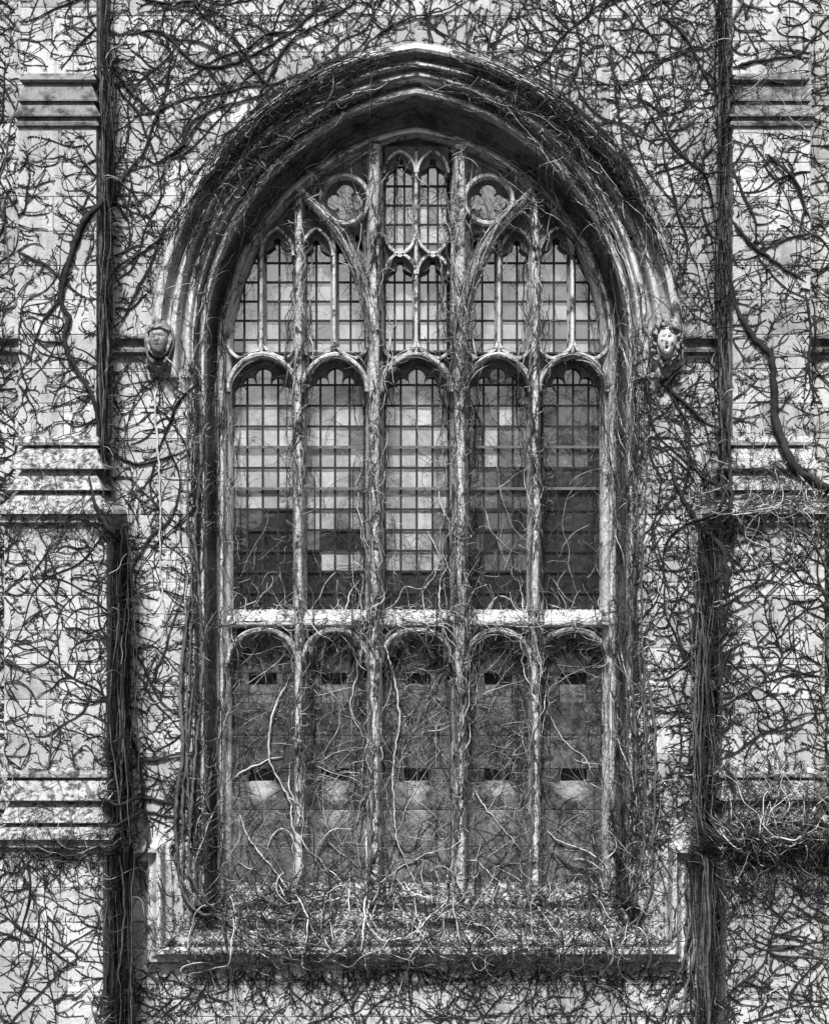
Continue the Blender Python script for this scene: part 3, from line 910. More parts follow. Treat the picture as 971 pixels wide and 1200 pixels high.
def lay(P, cnt, rad, lift=0.012, env=3):
    """lay runs on the masonry: bridging hollows, never sinking into the stone"""
    P = clamp_tail(P, cnt)
    yv = depth(P[..., 0], P[..., 1])
    e = yv.copy()
    for k in range(1, env + 1):
        e[:, k:] = np.minimum(e[:, k:], yv[:, :-k]); e[:, :-k] = np.minimum(e[:, :-k], yv[:, k:])
    s = e.copy()
    for _ in range(2):
        q = s.copy(); q[:, 1:-1] = (s[:, :-2] + 2 * s[:, 1:-1] + s[:, 2:]) / 4; s = q
    yv = np.minimum(yv, s)
    n, m = yv.shape
    t = np.arange(m)[None] / np.maximum(1, cnt[:, None] - 1)
    lf = np.abs(rng.normal(0, lift, n))[:, None] * (0.35 + np.sin(np.clip(t, 0, 1) * math.pi * rng.uniform(.5, 2.2, n)[:, None]) ** 2)
    yv = yv - rad * 0.7 - lf
    return np.stack([P[..., 0], yv, P[..., 1]], -1)

def taper(cnt, m, r0, end=0.3, knob=0.25):
    t = np.clip(np.arange(m)[None] / np.maximum(1, cnt[:, None] - 1), 0, 1)
    r = r0[:, None] * (1 - (1 - end) * t) * np.minimum(1, .45 + 4 * t)
    return r * (1 + knob * rng.uniform(-1, 1, r.shape))

def spawn(P, cnt, prob, lmin, lmax, spread=(25, 75), t0=0.0):
    n, m = P.shape[:2]
    ok = (rng.random((n, m)) < prob) & (np.arange(m)[None] < cnt[:, None] - 1) & (np.arange(m)[None] >= t0 * cnt[:, None])
    i, j = np.nonzero(ok)
    if len(i) == 0: return None
    d = P[i, np.minimum(j + 1, m - 1)] - P[i, np.maximum(j - 1, 0)]
    a = np.arctan2(d[:, 1], d[:, 0]) + rng.choice([-1, 1], len(i)) * np.radians(rng.uniform(*spread, len(i)))
    ln = lmin + (lmax - lmin) * rng.random(len(i)) ** 1.7
    return P[i, j], a, ln

def tubes(items, K=4):
    """items: [(P3 (n,m,3), cnt, rad (n,m))] -> vertex and quad arrays"""
    V, F, off = [], [], 0
    for P, cnt, rad in items:
        n, m = P.shape[:2]
        T = np.empty_like(P)
        T[:, 1:-1] = P[:, 2:] - P[:, :-2]; T[:, 0] = P[:, 1] - P[:, 0]; T[:, -1] = P[:, -1] - P[:, -2]
        ar = np.arange(n); last = cnt - 1
        T[ar, last] = P[ar, last] - P[ar, last - 1]
        T /= np.maximum(1e-9, np.linalg.norm(T, axis=-1))[..., None]
        s = np.cross(T, np.array([0, 1.0, 0])); ln = np.linalg.norm(s, axis=-1)[..., None]
        s = np.where(ln > 1e-4, s / np.maximum(ln, 1e-9), np.array([1.0, 0, 0]))
        f = np.cross(s, T)
        ang = np.arange(K) * 2 * math.pi / K
        ring = P[:, :, None] + rad[:, :, None, None] * (np.cos(ang)[None, None, :, None] * s[:, :, None] + np.sin(ang)[None, None, :, None] * f[:, :, None])
        valid = np.arange(m)[None] < cnt[:, None]
        vid = np.cumsum(valid.ravel()).reshape(n, m) - 1
        V.append(ring[valid].reshape(-1, 3))
        seg = valid[:, :-1] & valid[:, 1:]
        a = vid[:, :-1][seg] * K + off; b = vid[:, 1:][seg] * K + off
        for k in range(K):
            F.append(np.stack([a + k, a + (k + 1) % K, b + (k + 1) % K, b + k], 1))
        off += int(valid.sum()) * K
    return np.concatenate(V), np.concatenate(F)

TRIS = 0
def quad_mesh(name, V, F, mat):
    global TRIS
    me = bpy.data.meshes.new(name)
    me.vertices.add(len(V)); me.vertices.foreach_set('co', V.astype(np.float32).ravel())
    me.loops.add(len(F) * 4); me.loops.foreach_set('vertex_index', F.astype(np.int32).ravel())
    me.polygons.add(len(F)); me.polygons.foreach_set('loop_start', np.arange(len(F), dtype=np.int32) * 4)
    me.polygons.foreach_set('use_smooth', np.ones(len(F), bool))
    me.materials.append(mat)
    me.update(calc_edges=True)
    TRIS += 2 * len(F)
    return me

class Vine:
    def __init__(self, label, base, name='climbing_vine', cat='vine', group='bare creepers on the facade'):
        self.t = thing(name, label, cat, base, group)
        self.bins = {'d': [], 'm': [], 'p': []}
        self.stems = []
    def put(self, P, cnt, r0, pale=(.0, .0), lift=.012, end=.3, knob=.25, env=3):
        if len(P) == 0: return
        rad = taper(cnt, P.shape[1], r0, end, knob)
        P3 = lay(P, cnt, rad, lift, env)
        self.sort(P3, cnt, rad, pale)
    def sort(self, P3, cnt, rad, pale):
        u = rng.random(len(P3))
        for key, sel in (('p', u < pale[0]), ('m', (u >= pale[0]) & (u < pale[0] + pale[1])), ('d', u >= pale[0] + pale[1])):
            if sel.any(): self.bins[key].append((P3[sel], cnt[sel], rad[sel]))
    def stem(self, P3, rad, mat):
        V, F = tubes([(P3[None], np.array([len(P3)]), rad[None])], 7 if rad.max() > .012 else 4)
        link('stem', quad_mesh('stem', V, F, mat), self.t)
    def brood(self, P, cnt, r, pale=(0, 0), dens=1.0, l1=(.25, 1.2), l2=(.05, .20), spur=.36, keep=None, lift=.012, p1=.10, wander=.16):
        """branches, twigs and spurs off the given runs"""
        s = spawn(P, cnt, p1 * dens, *l1, (22, 60))
        fam = [(P, cnt)]
        if s:
            p, a, ln = s
            up = np.full(len(a), math.pi / 2)
            Q, c = grow(p, a, ln, .045, wander * .8, .03, up, .03)
            Q, c = cut(Q, c, keep)
            self.put(Q, c, rng.uniform(.45, .8, len(Q)) * r, pale, lift)
            fam.append((Q, c))
        for A, c0 in list(fam):
            s = spawn(A, c0, .10 * dens, *l2)
            if s:
                Q, c = grow(s[0], s[1], s[2], .03, .20, .08)
                Q, c = cut(Q, c, keep)
                self.put(Q, c, rng.uniform(.32, .55, len(Q)) * r, pale, lift)
                fam.append((Q, c))
        for A, c0 in fam:
            s = spawn(A, c0, spur, .018, .06, (40, 95))
            if s:
                Q, c = grow(s[0], s[1], s[2], .014, .3)
                Q, c = cut(Q, c, keep)
                self.put(Q, c, rng.uniform(.4, .8, len(Q)) * r, pale, lift, .45)
    def finish(self):
        for key, mat in (('d', M_BARK), ('m', M_BARKM), ('p', M_BARKP)):
            if self.bins[key]:
                V, F = tubes(self.bins[key], 3)
                tag(link('twig', quad_mesh('twig', V, F, mat), self.t), kind='stuff')

HEADS = [W(187, 400, -.12)[::2], W(781, 402, -.12)[::2]]
def cut(P, cnt, keep):
    """end each run where it leaves the given region"""
    if len(P) == 0: return P, cnt
    ok = np.ones(P.shape[:2], bool) if keep is None else keep(P[..., 0], P[..., 1])
    for hx, hz in HEADS:
        ok &= ((P[..., 0] - hx) / .19) ** 2 + ((P[..., 1] - hz) / .25) ** 2 > 1
    bad = ~ok
    first = np.where(bad.any(1), bad.argmax(1), P.shape[1])
    c = np.minimum(cnt, first)
    sel = c >= 3
    return P[sel], c[sel]

def w2(pts, y=0.0):
    return np.array([W(a, b, y)[::2] for a, b in pts])
def px_of(x, z, y=0.0):
    k = D / (D + y)
    return x * k * S + CX, 600 - (z - CZ) * k * S
def box_keep(x0, x1, y0, y1, y=0.0, extra=None):
    def k(x, z):
        a, b = px_of(x, z, y)
        ok = (a > x0) & (a < x1) & (b > y0) & (b < y1)
        return ok if extra is None else ok & extra(a, b)
    return k
HC0 = half_curve(0, 1060)
HC4 = half_curve(4, 1060)
def outside_arch(a, b, add=0):
    hw = np.interp(-b, -HC0[:, 1], -HC0[:, 0], left=262, right=0)
    hw = np.where(b > 400, 258, hw)
    return (np.abs(a - AX) > hw + add) | (b > 1100)

def network(v, n, region, y, r=(.008, .014), length=(.6, 2.2), ang=(90, 50), keep=None, pale=(0, .05), dens=1.0, lift=.012, **kw):
    """scatter n main runs over a pixel box and grow their broods"""
    x0, x1, y0, y1 = region
    ny = max(1, int(round(math.sqrt(n * (y1 - y0) / max(1, x1 - x0))))); nx = max(1, int(round(n / ny)))
    gx, gy = np.meshgrid(np.arange(nx), np.arange(ny))
    p = np.stack([x0 + (gx.ravel() + rng.random(nx * ny)) * (x1 - x0) / nx, y0 + (gy.ravel() + rng.random(nx * ny)) * (y1 - y0) / ny], 1)
    p = w2(p, y)
    if keep is not None:
        p = p[keep(p[:, 0], p[:, 1])]
    n = len(p)
    if n == 0: return
    a = np.radians(rng.normal(ang[0], ang[1], n)); ln = rng.uniform(*length, n)
    P, c = grow(p, a, ln * 1.35, .05, .10, .018)
    P, c = cut(P, c, keep)
    rr = rng.uniform(*r, len(P))
    v.put(P, c, rr, pale, lift)
    v.brood(P, c, float(np.mean(r)), pale, dens, keep=keep, lift=lift, **kw)

def strands(v, path, y, n, half, r, pale, jitter=.10, seglen=(.8, 3.0), brood=0.5, lift=.02, keep=None, whisk=.3):
    """many fine runs following one line (a mullion, a jamb, an arch order), with whiskers"""
    base = w2(path, y)
    d = np.concatenate([[0], np.cumsum(np.linalg.norm(np.diff(base, axis=0), axis=1))])
    T = d[-1]; paths = []
    for k in range(n):
        L = min(T, rng.uniform(*seglen)); s0 = rng.uniform(-.1 * L, max(.01, T - L * .9)); s1 = min(T, s0 + L); s0 = max(0, s0)
        t = np.linspace(s0, s1, max(4, int((s1 - s0) / .07)))
        X = np.interp(t, d, base[:, 0]); Z = np.interp(t, d, base[:, 1])
        dx = np.gradient(X); dz = np.gradient(Z); ll = np.maximum(1e-6, np.hypot(dx, dz))
        o = rng.normal(0, half * .55)
        ph, fr = rng.uniform(0, 7), rng.uniform(1.0, 3.0)
        w = np.cumsum(rng.normal(0, jitter * .10, len(t))) + jitter * .4 * np.sin(fr * t + ph)
        w = np.clip(o + w, -half * 1.4, half * 1.4)
        q = np.stack([X - dz / ll * w, Z + dx / ll * w], 1)
        paths.append(q if rng.random() < .5 else q[::-1])
    P, c = fit(paths, .06)
    P, c = cut(P, c, keep)
    v.put(P, c, rng.uniform(*r, len(P)), pale, lift, .5)
    if brood > 0:
        rm = (r[0] + r[1]) / 2
        s = spawn(P, c, whisk * brood, .04, .30, (20, 80))
        if s:
            Q, cc = grow(s[0], s[1], s[2], .025, .26, .05)
            Q, cc = cut(Q, cc, None)
            v.put(Q, cc, rng.uniform(.35, .6, len(Q)) * rm, pale, lift * 1.6)

def hand(v, runs, y, mat, lift=.02, brood=None):
    """hand-laid stems: [(radius, [(px,py)...])]"""
    allP = []
    for r, pts in runs:
        q = w2(smooth_path(pts, 6), y)
        P, c = fit([q], .04)
        kn = rng.normal(0, 1, P[0, 1:-1].shape); kn[1:] = .6 * kn[:-1] + .8 * kn[1:]; P[0, 1:-1] += .0065 * kn
        t_ = np.linspace(0, 1, P.shape[1]); rad = (r * np.minimum(1, .35 + 6 * t_) * np.clip(1.15 - t_ * .55, 0, 1) * np.minimum(1, .25 + 5 * (1 - t_)))[None] * (1 + .12 * rng.uniform(-1, 1, (1, P.shape[1])))
        P3 = lay(P, c, rad, lift, 4)
        v.stem(P3[0], rad[0], mat)
        allP.append(P[0])
    m = max(len(p) for p in allP); A = np.zeros((len(allP), m, 2)); c = np.array([len(p) for p in allP])
    for i, p in enumerate(allP): A[i, :len(p)] = p; A[i, len(p):] = p[-1]
    if brood: v.brood(A, c, **brood)

def corner_bundle(v, xs, p, za, zb, n, sg, spread=.10, flare=0.0):
    """old stems packed against the inner side face of a buttress, each a piece of its own"""
    for k in range(n):
        z0 = zb + rng.uniform(-.1, .25 * (za - zb)) * (rng.random() < .5); z1 = za - rng.uniform(0, .3 * (za - zb)) * (rng.random() < .4)
        m = max(6, int((z1 - z0) / .09)); z = np.linspace(z0, z1, m)
        w = np.cumsum(rng.normal(0, .010, m)) + .07 * np.sin(z * rng.uniform(.8, 3.0) + rng.uniform(0, 6))
        yy = -rng.uniform(-.02, p + .05) + np.cumsum(rng.normal(0, .008, m)) + .03 * np.sin(z * 1.7 + k)
        x = xs + np.abs(rng.normal(0, spread, 1) + w * .7) + .015 + flare * ((z - zb) / (za - zb)) ** 2 * rng.random()
        r = (.004 + .017 * rng.random() ** 2.0) * (1 - .3 * (z - z0) / max(.1, z1 - z0)) * (1 + .12 * rng.uniform(-1, 1, m))
        P3 = np.stack([-sg * x if sg > 0 else x, np.minimum(yy, .0) - .02, z], 1)
        v.stem(P3, r, M_BARKM if rng.random() < .6 else (M_BARKP if rng.random() < .01 else M_BARK))
        s = spawn(P3[None][..., [0, 2]], np.array([m]), .22, .05, .35, (15, 60))
        if s:
            Q, cc = grow(s[0], s[1], s[2], .03, .25, .1)
            Q3 = np.stack([Q[..., 0], np.full(Q.shape[:2], float(np.mean(yy)) - .05) + rng.normal(0, .05, (len(Q), 1)), Q[..., 1]], -1)
            v.sort(Q3, cc, taper(cc, Q.shape[1], rng.uniform(.003, .007, len(Q))), (.05, .2))

def tangle(v, region, y, n, length, r, pale, lift=.06, ang=(0, 60), keep=None):
    """heaped dead runners lying over a ledge"""
    x0, x1, y0, y1 = region
    p = w2(np.stack([rng.uniform(x0, x1, n), y0 + (y1 - y0) * rng.beta(2, 2, n)], 1), y)
    a = np.radians(rng.normal(ang[0], ang[1], n)) + math.pi * (rng.random(n) < .5)
    P, c = grow(p, a, rng.uniform(*length, n), .035, .17, .02)
    P, c = cut(P, c, keep)
    v.put(P, c, rng.uniform(*r, len(P)), pale, lift, .5)

def colonize(attr, seeds, step=.045, infl=.85, kill=.06, iters=320, up=.12, wob=.30):
    """branches grow from the seed stems towards free stone until it is all within reach: a connected, even web"""
    pos = np.concatenate(seeds); par = np.full(len(pos), -1); kids = np.zeros(len(pos), int)
    d = np.linalg.norm(attr[:, None] - pos[None], axis=2)
    near, nd = d.argmin(1), d.min(1)
    age = np.zeros(len(attr)); bend = np.zeros((len(pos), 2))
    for it in range(iters):
        act = (nd < infl) & (age < 45)
        if not act.any(): break
        ids = near[act]; v = attr[act] - pos[ids]
        v /= np.maximum(1e-6, np.linalg.norm(v, axis=1))[:, None]
        acc = np.zeros((len(pos), 2)); np.add.at(acc, ids, v)
        u = np.unique(ids); u = u[kids[u] < 2]
        age[act] += 1
        if len(u) == 0: break
        dr = acc[u]; ln = np.linalg.norm(dr, axis=1)[:, None]
        dr = dr / np.maximum(1e-6, ln)
        prev = np.where((par[u] >= 0)[:, None], pos[u] - pos[np.maximum(par[u], 0)], 0.0) / step
        bend = np.concatenate([bend, np.zeros((len(pos) - len(bend), 2))])
        bend[u] = .75 * bend[np.maximum(par[u], 0)] * (par[u] >= 0)[:, None] + rng.normal(0, wob, dr.shape)
        dr = dr + .9 * prev + np.array([0, up]) + bend[u]
        dr /= np.maximum(1e-6, np.linalg.norm(dr, axis=1))[:, None]
        new = pos[u] + dr * step
        kids[u] += 1
        base = len(pos)
        pos = np.concatenate([pos, new]); par = np.concatenate([par, u]); kids = np.concatenate([kids, np.zeros(len(new), int)])
        d = np.linalg.norm(attr[:, None] - new[None], axis=2)
        j, m = d.argmin(1), d.min(1)
        better = m < nd
        near = np.where(better, base + j, near); age = np.where(better, 0, age); nd = np.minimum(nd, m)
        ok = nd > kill
        attr, near, nd, age = attr[ok], near[ok], nd[ok], age[ok]
        if len(attr) == 0: break
    return pos, par

def webbing(v, region, y, seeds, keep, spacing=.16, layers=2, rtip=.0050, rmax=.019, pale=(.0, .05), lift=.008, spur=.30, up=.12, twig=.12, loose=6.5):
    """cover a pixel box with connected creeper grown from the given seed lines"""
    x0, x1, y0, y1 = region
    c = w2([(x0, y1), (x1, y0)], y)
    spacing *= .58
    area = (c[1, 0] - c[0, 0]) * (c[1, 1] - c[0, 1])
    if loose > 0:
        network(v, max(3, int(area * loose)), region, y, (rtip * 1.2, rtip * 2.4), (.9, 2.6), (90, 55), keep, pale, .85, lift)
    seeds = list(seeds); extra = []
    nr = max(2, int(area * 1.3))
    sp_ = np.concatenate([fit([w2(sd, y)], .1)[0][0] for sd in seeds]); mid = c.mean(0)
    p0 = sp_[rng.integers(0, len(sp_), nr)]
    tow = np.stack([rng.uniform(c[0, 0], c[1, 0], nr), rng.uniform(c[0, 1], c[1, 1], nr)], 1) - p0
    RP, rc = grow(p0, np.arctan2(tow[:, 1], tow[:, 0]) + rng.normal(0, .3, nr), rng.uniform(1.2, 4.2, nr), .05, .085, .014, np.arctan2(tow[:, 1], tow[:, 0]), .03)
    RP, rc = cut(RP, rc, keep)
    if len(RP):
        v.put(RP, rc, rng.uniform(.75, 1.15, len(RP)) * rmax * .95, pale, lift, .3, .14)
        extra = [RP[i, :rc[i]] for i in range(len(RP))]
    for L in range(layers):
        nx = max(2, int((c[1, 0] - c[0, 0]) / spacing)); nz = max(2, int((c[1, 1] - c[0, 1]) / spacing))
        gx, gz = np.meshgrid(np.arange(nx), np.arange(nz))
        A = np.stack([c[0, 0] + (gx.ravel() + rng.random(nx * nz)) * (c[1, 0] - c[0, 0]) / nx, c[0, 1] + (gz.ravel() + rng.random(nx * nz)) * (c[1, 1] - c[0, 1]) / nz], 1)
        A = A[keep(A[:, 0], A[:, 1])]
        A = A[rng.random(len(A)) < .95]
        S_ = []
        for k, sd in enumerate(seeds):
            P, cc = fit([w2(sd, y)], .05)
            n = cc[0]; pick = rng.random(n) < (.14 if L else .20)
            pick[rng.integers(0, n)] = True
            S_.append(P[0, :n][pick])
        for e in extra: S_.append(e[rng.random(len(e)) < .09])
        if len(A) == 0: continue
        pos, par = colonize(A, S_, up=up * rng.uniform(.3, 1.6), wob=rng.uniform(.22, .36))
        n = len(pos)
        tips = np.zeros(n); has = np.zeros(n, bool); has[par[par >= 0]] = True
        tips[~has] = 1
        for i in range(n - 1, -1, -1):
            if par[i] >= 0: tips[par[i]] += tips[i]
        rad = np.minimum(rmax, rtip * np.maximum(1, tips) ** .45)
        main = np.full(n, -1); best = np.zeros(n)
        for i in range(n):
            p = par[i]
            if p >= 0 and tips[i] > best[p]: best[p] = tips[i]; main[p] = i
        runs, rr = [], []
        for i in range(n):
            p = par[i]
            if p < 0: continue
            if main[p] == i and par[p] >= 0: continue
            ch = [p, i]; j = main[i]
            while j >= 0: ch.append(j); j = main[j]
            if len(ch) < 3: continue
            runs.append(pos[ch]); q = rad[ch].copy(); q[0] = q[1]; rr.append(q)
        if not runs: continue
        m = max(len(r) for r in runs)
        P = np.zeros((len(runs), m, 2)); Rr = np.zeros((len(runs), m)); cnt = np.array([len(r) for r in runs])
        for i, (r, q) in enumerate(zip(runs, rr)):
            sm = r.copy(); sm[1:-1] = (r[:-2] + 2 * r[1:-1] + r[2:]) / 4
            P[i, :len(r)] = sm; P[i, len(r):] = sm[-1]; Rr[i, :len(r)] = q; Rr[i, len(r):] = q[-1]
        P, c2 = cut(P, cnt, None) if False else (P, cnt)
        ok = np.ones(len(P), bool)
        for hx, hz in HEADS: ok &= ~((((P[..., 0] - hx) / .19) ** 2 + ((P[..., 1] - hz) / .25) ** 2 < 1).any(1))
        P, Rr, cnt = P[ok], Rr[ok], cnt[ok]
        Rr = Rr * (1 + .22 * rng.uniform(-1, 1, Rr.shape))
        v.sort(lay(P, cnt, Rr, lift), cnt, Rr, pale)
        fam = [(P, cnt, Rr)]
        s = spawn(P, cnt, twig, .05, .22)
        if s:
            Q, cc = grow(s[0], s[1], s[2], .03, .18, .06); Q, cc = cut(Q, cc, keep)
            v.put(Q, cc, rng.uniform(.8, 1.3, len(Q)) * rtip, pale, lift)
            fam.append((Q, cc, None))
        for P_, c_, _ in fam:
            s = spawn(P_, c_, spur, .018, .055, (40, 95))
            if s:
                Q, cc = grow(s[0], s[1], s[2], .014, .3); Q, cc = cut(Q, cc, keep)
                v.put(Q, cc, rng.uniform(1.0, 1.7, len(Q)) * rtip, pale, lift, .45)

# --- left side
vl = Vine('old creeper climbing the inner corner of the left buttress in a thick bundle', (-3.4, -.6, 0))
zf = lambda py, y: W(0, py, y)[2]
corner_bundle(vl, -3.62, .62, zf(-40, -.4), zf(610, -.4), 24, -1, .02)
corner_bundle(vl, -3.46, .95, zf(620, -.5), zf(985, -.5), 44, -1, .09)
corner_bundle(vl, -3.456, 1.2, zf(995, -.6), zf(1300, -.6), 42, -1, .10)
hand(vl, [(.034, [(121, 150), (122, 227), (97, 263), (80, 313), (73, 350), (81, 373), (76, 400), (90, 433), (108, 463), (115, 493), (119, 523)]),
          (.020, [(71, 352), (58, 365), (50, 378)]), (.016, [(76, 400), (60, 402), (45, 398), (28, 380)])], -.7, M_BARK, .01, dict(r=.016, dens=.7, pale=(0, .03)))
hand(vl, [(.028, [(118, 560), (128, 590), (140, 612), (148, 632), (146, 668), (152, 708), (146, 780), (150, 843), (164, 895), (171, 948), (175, 986), (168, 1000), (154, 1018), (140, 1042)]),
          (.020, [(143, 923), (165, 933), (200, 941), (226, 950)]), (.018, [(143, 948), (170, 950), (196, 956), (220, 960)]), (.018, [(152, 903), (168, 892), (200, 886), (228, 880)]),
          (.016, [(130, 532), (150, 540), (168, 545), (185, 538), (215, 530)]), (.016, [(128, 330), (133, 320), (150, 305), (180, 288), (196, 272)]), (.013, [(126, 360), (150, 362), (165, 350), (178, 338)]),
          (.014, [(128, 215), (140, 240), (152, 265), (150, 298)]), (.014, [(126, 65), (140, 90), (158, 112), (185, 135), (200, 133)])], 0, M_BARK, .01, dict(r=.013, dens=.8, pale=(0, .05)))
kbu = box_keep(20, 114, -60, 515, -.7, lambda a, b: (b < 86) | (b > 152))
webbing(vl, (20, 113, -60, 84), -.62, [[(113, 84), (113, -60)], [(20, 84), (20, -60)]], kbu, .15, 2)
webbing(vl, (20, 113, 155, 515), -.7, [[(114, 510), (114, 160)], [(21, 480), (21, 170)], [(119, 240), (97, 263), (80, 313), (73, 350), (76, 400), (90, 433), (108, 463)]], kbu, .145, 2, pale=(.01, .04))
kbm = box_keep(4, 128, 606, 905, -1.0)
webbing(vl, (4, 128, 606, 905), -1.0, [[(127, 900), (127, 610)], [(6, 890), (6, 620)], [(20, 900), (110, 900)]], kbm, .14, 2, rmax=.015, pale=(.01, .06), up=.3)
kbl = box_keep(-20, 124, 994, 1215, -1.3)
webbing(vl, (-20, 124, 994, 1215), -1.3, [[(122, 1210), (122, 1000)], [(0, 1000), (120, 1000)], [(0, 1214), (110, 1214)]], kbl, .135, 2, rmax=.015, pale=(.02, .10), up=.3)
tangle(vl, (0, 130, 990, 1010), -1.3, 160, (.2, .7), (.003, .006), (.05, .2), .04, (80, 40))
tangle(vl, (5, 130, 604, 616), -1.0, 70, (.15, .5), (.003, .006), (.05, .2), .03, (80, 40))
tangle(vl, (20, 112, 515, 600), -.85, 22, (.2, .6), (.003, .006), (.05, .1), .02, (0, 60))
tangle(vl, (8, 125, 905, 985), -1.15, 30, (.2, .6), (.003, .006), (.05, .1), .02, (10, 60))
vl.finish()

vw = Vine('bare creeper fanned over the pale wall left of the window', (-2.8, -.1, 0))
def left_wall(a, b): return outside_arch(a, b, -6)
kw1 = box_keep(124, 488, -60, 400, 0, left_wall)
hoodL = [tuple(p) for p in curve(0.0, 1060)[14:14 + NA + 1]]
webbing(vw, (124, 488, -60, 400), 0, [[(127, 400), (127, -50)], hoodL, [(340, -58), (480, -58)], [(150, 40), (190, 38), (226, 72), (262, 78), (300, 62), (340, 38), (372, 10)], [(300, 118), (316, 90), (330, 62), (352, 40), (390, 20)],
        [(185, 190), (215, 170), (236, 140), (262, 118)], [(420, 72), (440, 45), (470, 25)]], kw1, .15, 3, pale=(.01, .06), up=.05)
kw2 = box_keep(128, 236, 380, 1000, 0)
webbing(vw, (128, 236, 415, 1000), 0, [[(134, 985), (134, 430)], [(232, 990), (232, 420)], [(143, 923), (165, 933), (200, 941), (226, 950)], [(146, 668), (152, 708), (146, 780), (150, 843), (164, 895)]], kw2, .145, 2, pale=(.03, .08))
network(vw, 16, (150, 236, 400, 1000), 0, (.005, .010), (1.0, 2.5), (88, 15), kw2, (.1, .2), .7)
hand(vw, [(.012, [(190, 432), (182, 470), (186, 530), (188, 600), (189, 660), (192, 705), (198, 745)]), (.010, [(196, 420), (206, 432), (214, 446), (226, 470)])], 0, M_BARKP, .015)
hand(vw, [(.018, [(150, 40), (190, 38), (226, 72), (262, 78), (300, 62), (340, 38), (372, 10), (380, -20)]), (.016, [(300, 118), (316, 90), (330, 62), (352, 40), (390, 20), (430, -10)]),
          (.014, [(185, 190), (215, 170), (236, 140), (262, 118), (280, 80)]), (.016, [(322, 106), (300, 84), (286, 58), (268, 40), (240, 20), (222, -10)]),
          (.014, [(420, 72), (440, 45), (470, 25), (520, 12), (560, -10)])], 0, M_BARK, .015, dict(r=.013, dens=1.1, pale=(0, .05), keep=kw1))
vw.finish()

vf = Vine('dark creeper filling the strip of wall outside the left buttress', (-5.2, 0, 0))
kf = box_keep(-80, 24, -60, 1000, 0)
webbing(vf, (-80, 22, -60, 990), 0, [[(18, 990), (18, -50)], [(6, 990), (6, -50)], [(-60, 990), (-60, -50)]], kf, .12, 3, up=.4)
vf.finish()

# --- right side
vr = Vine('old creeper climbing the inner corner of the right buttress with a forked trunk', (3.4, -.6, 0))
corner_bundle(vr, -3.62, .62, zf(-40, -.4), zf(610, -.4), 25, 1, .025)
corner_bundle(vr, -3.46, .95, zf(620, -.5), zf(985, -.5), 50, 1, .12)
corner_bundle(vr, -3.456, 1.2, zf(995, -.6), zf(1300, -.6), 46, 1, .12)
hand(vr, [(.050, [(985, 584), (971, 576), (958, 567), (934, 553), (918, 527), (908, 487), (906, 447), (903, 415), (884, 397), (868, 372), (856, 340)]),
          (.020, [(858, 258), (880, 285), (905, 305), (928, 320), (945, 330)]), (.018, [(860, 76), (880, 70), (910, 66), (938, 60), (955, 40), (975, 28)]),
          (.018, [(896, 180), (915, 195), (932, 212), (942, 240), (932, 280)]), (.016, [(945, 340), (950, 380), (948, 430), (955, 480), (952, 520)])], -.75, M_BARK, .012, dict(r=.016, dens=.9, pale=(0, .04)))
hand(vr, [(.034, [(836, 700), (834, 650), (826, 633), (814, 608), (800, 585), (790, 560), (786, 530)]), (.022, [(838, 640), (839, 610), (840, 585), (842, 540), (843, 480)]),
          (.020, [(831, 667), (820, 682), (808, 693)]), (.018, [(826, 600), (832, 580), (845, 562)]), (.022, [(771, 447), (788, 460), (806, 476), (830, 500), (846, 512)]),
          (.016, [(800, 585), (806, 540), (806, 500), (790, 470), (778, 440)]), (.016, [(786, 20), (800, 40), (812, 60), (826, 90), (844, 120)]), (.014, [(772, 20), (796, 35), (812, 60)]),
          (.018, [(836, 760), (826, 800), (818, 850), (814, 900), (815, 940), (830, 965)]), (.014, [(795, 820), (797, 880), (792, 940), (796, 965)])], 0, M_BARK, .012, dict(r=.013, dens=.9, pale=(0, .06)))
hand(vr, [(.020, [(801, 1006), (802, 1040), (807, 1070), (800, 1110), (795, 1133), (778, 1182), (770, 1215)]), (.024, [(818, 1000), (820, 1040), (815, 1090), (810, 1120), (799, 1165), (785, 1200), (780, 1220)])], 0, M_BARKM, .03)
kru = box_keep(857, 951, -60, 515, -.7, lambda a, b: (b < 86) | (b > 152))
webbing(vr, (857, 950, -60, 84), -.62, [[(858, 84), (858, -60)], [(950, 84), (950, -60)]], kru, .14, 2)
webbing(vr, (857, 951, 155, 515), -.7, [[(858, 510), (858, 160)], [(949, 500), (949, 160)], [(856, 340), (868, 372), (884, 397), (903, 415), (906, 447), (908, 487), (918, 527)], [(858, 258), (880, 285), (905, 305), (928, 320), (945, 330)]], kru, .14, 2, pale=(.01, .05))
krm = box_keep(842, 975, 606, 905, -1.0)
webbing(vr, (842, 990, 606, 905), -1.0, [[(845, 900), (845, 610)], [(968, 890), (968, 615)], [(860, 902), (960, 902)]], krm, .13, 3, rmax=.013, pale=(.02, .06), up=.3)
krl = box_keep(846, 990, 994, 1215, -1.3)
webbing(vr, (846, 990, 994, 1215), -1.3, [[(850, 1210), (850, 1000)], [(850, 1000), (980, 1000)], [(860, 1214), (970, 1214)]], krl, .115, 3, rmax=.015, pale=(.03, .12), up=.2)
tangle(vr, (840, 990, 960, 1000), -1.3, 330, (.2, .9), (.003, .009), (.18, .3), .10, (5, 45))
tangle(vr, (840, 980, 905, 965), -1.2, 150, (.2, .7), (.003, .007), (.12, .3), .04, (-30, 50))
tangle(vr, (840, 980, 575, 604), -1.0, 190, (.2, .9), (.003, .008), (.18, .3), .06, (5, 40))
tangle(vr, (858, 960, 515, 580), -.85, 60, (.2, .7), (.003, .006), (.10, .2), .03, (-20, 60))
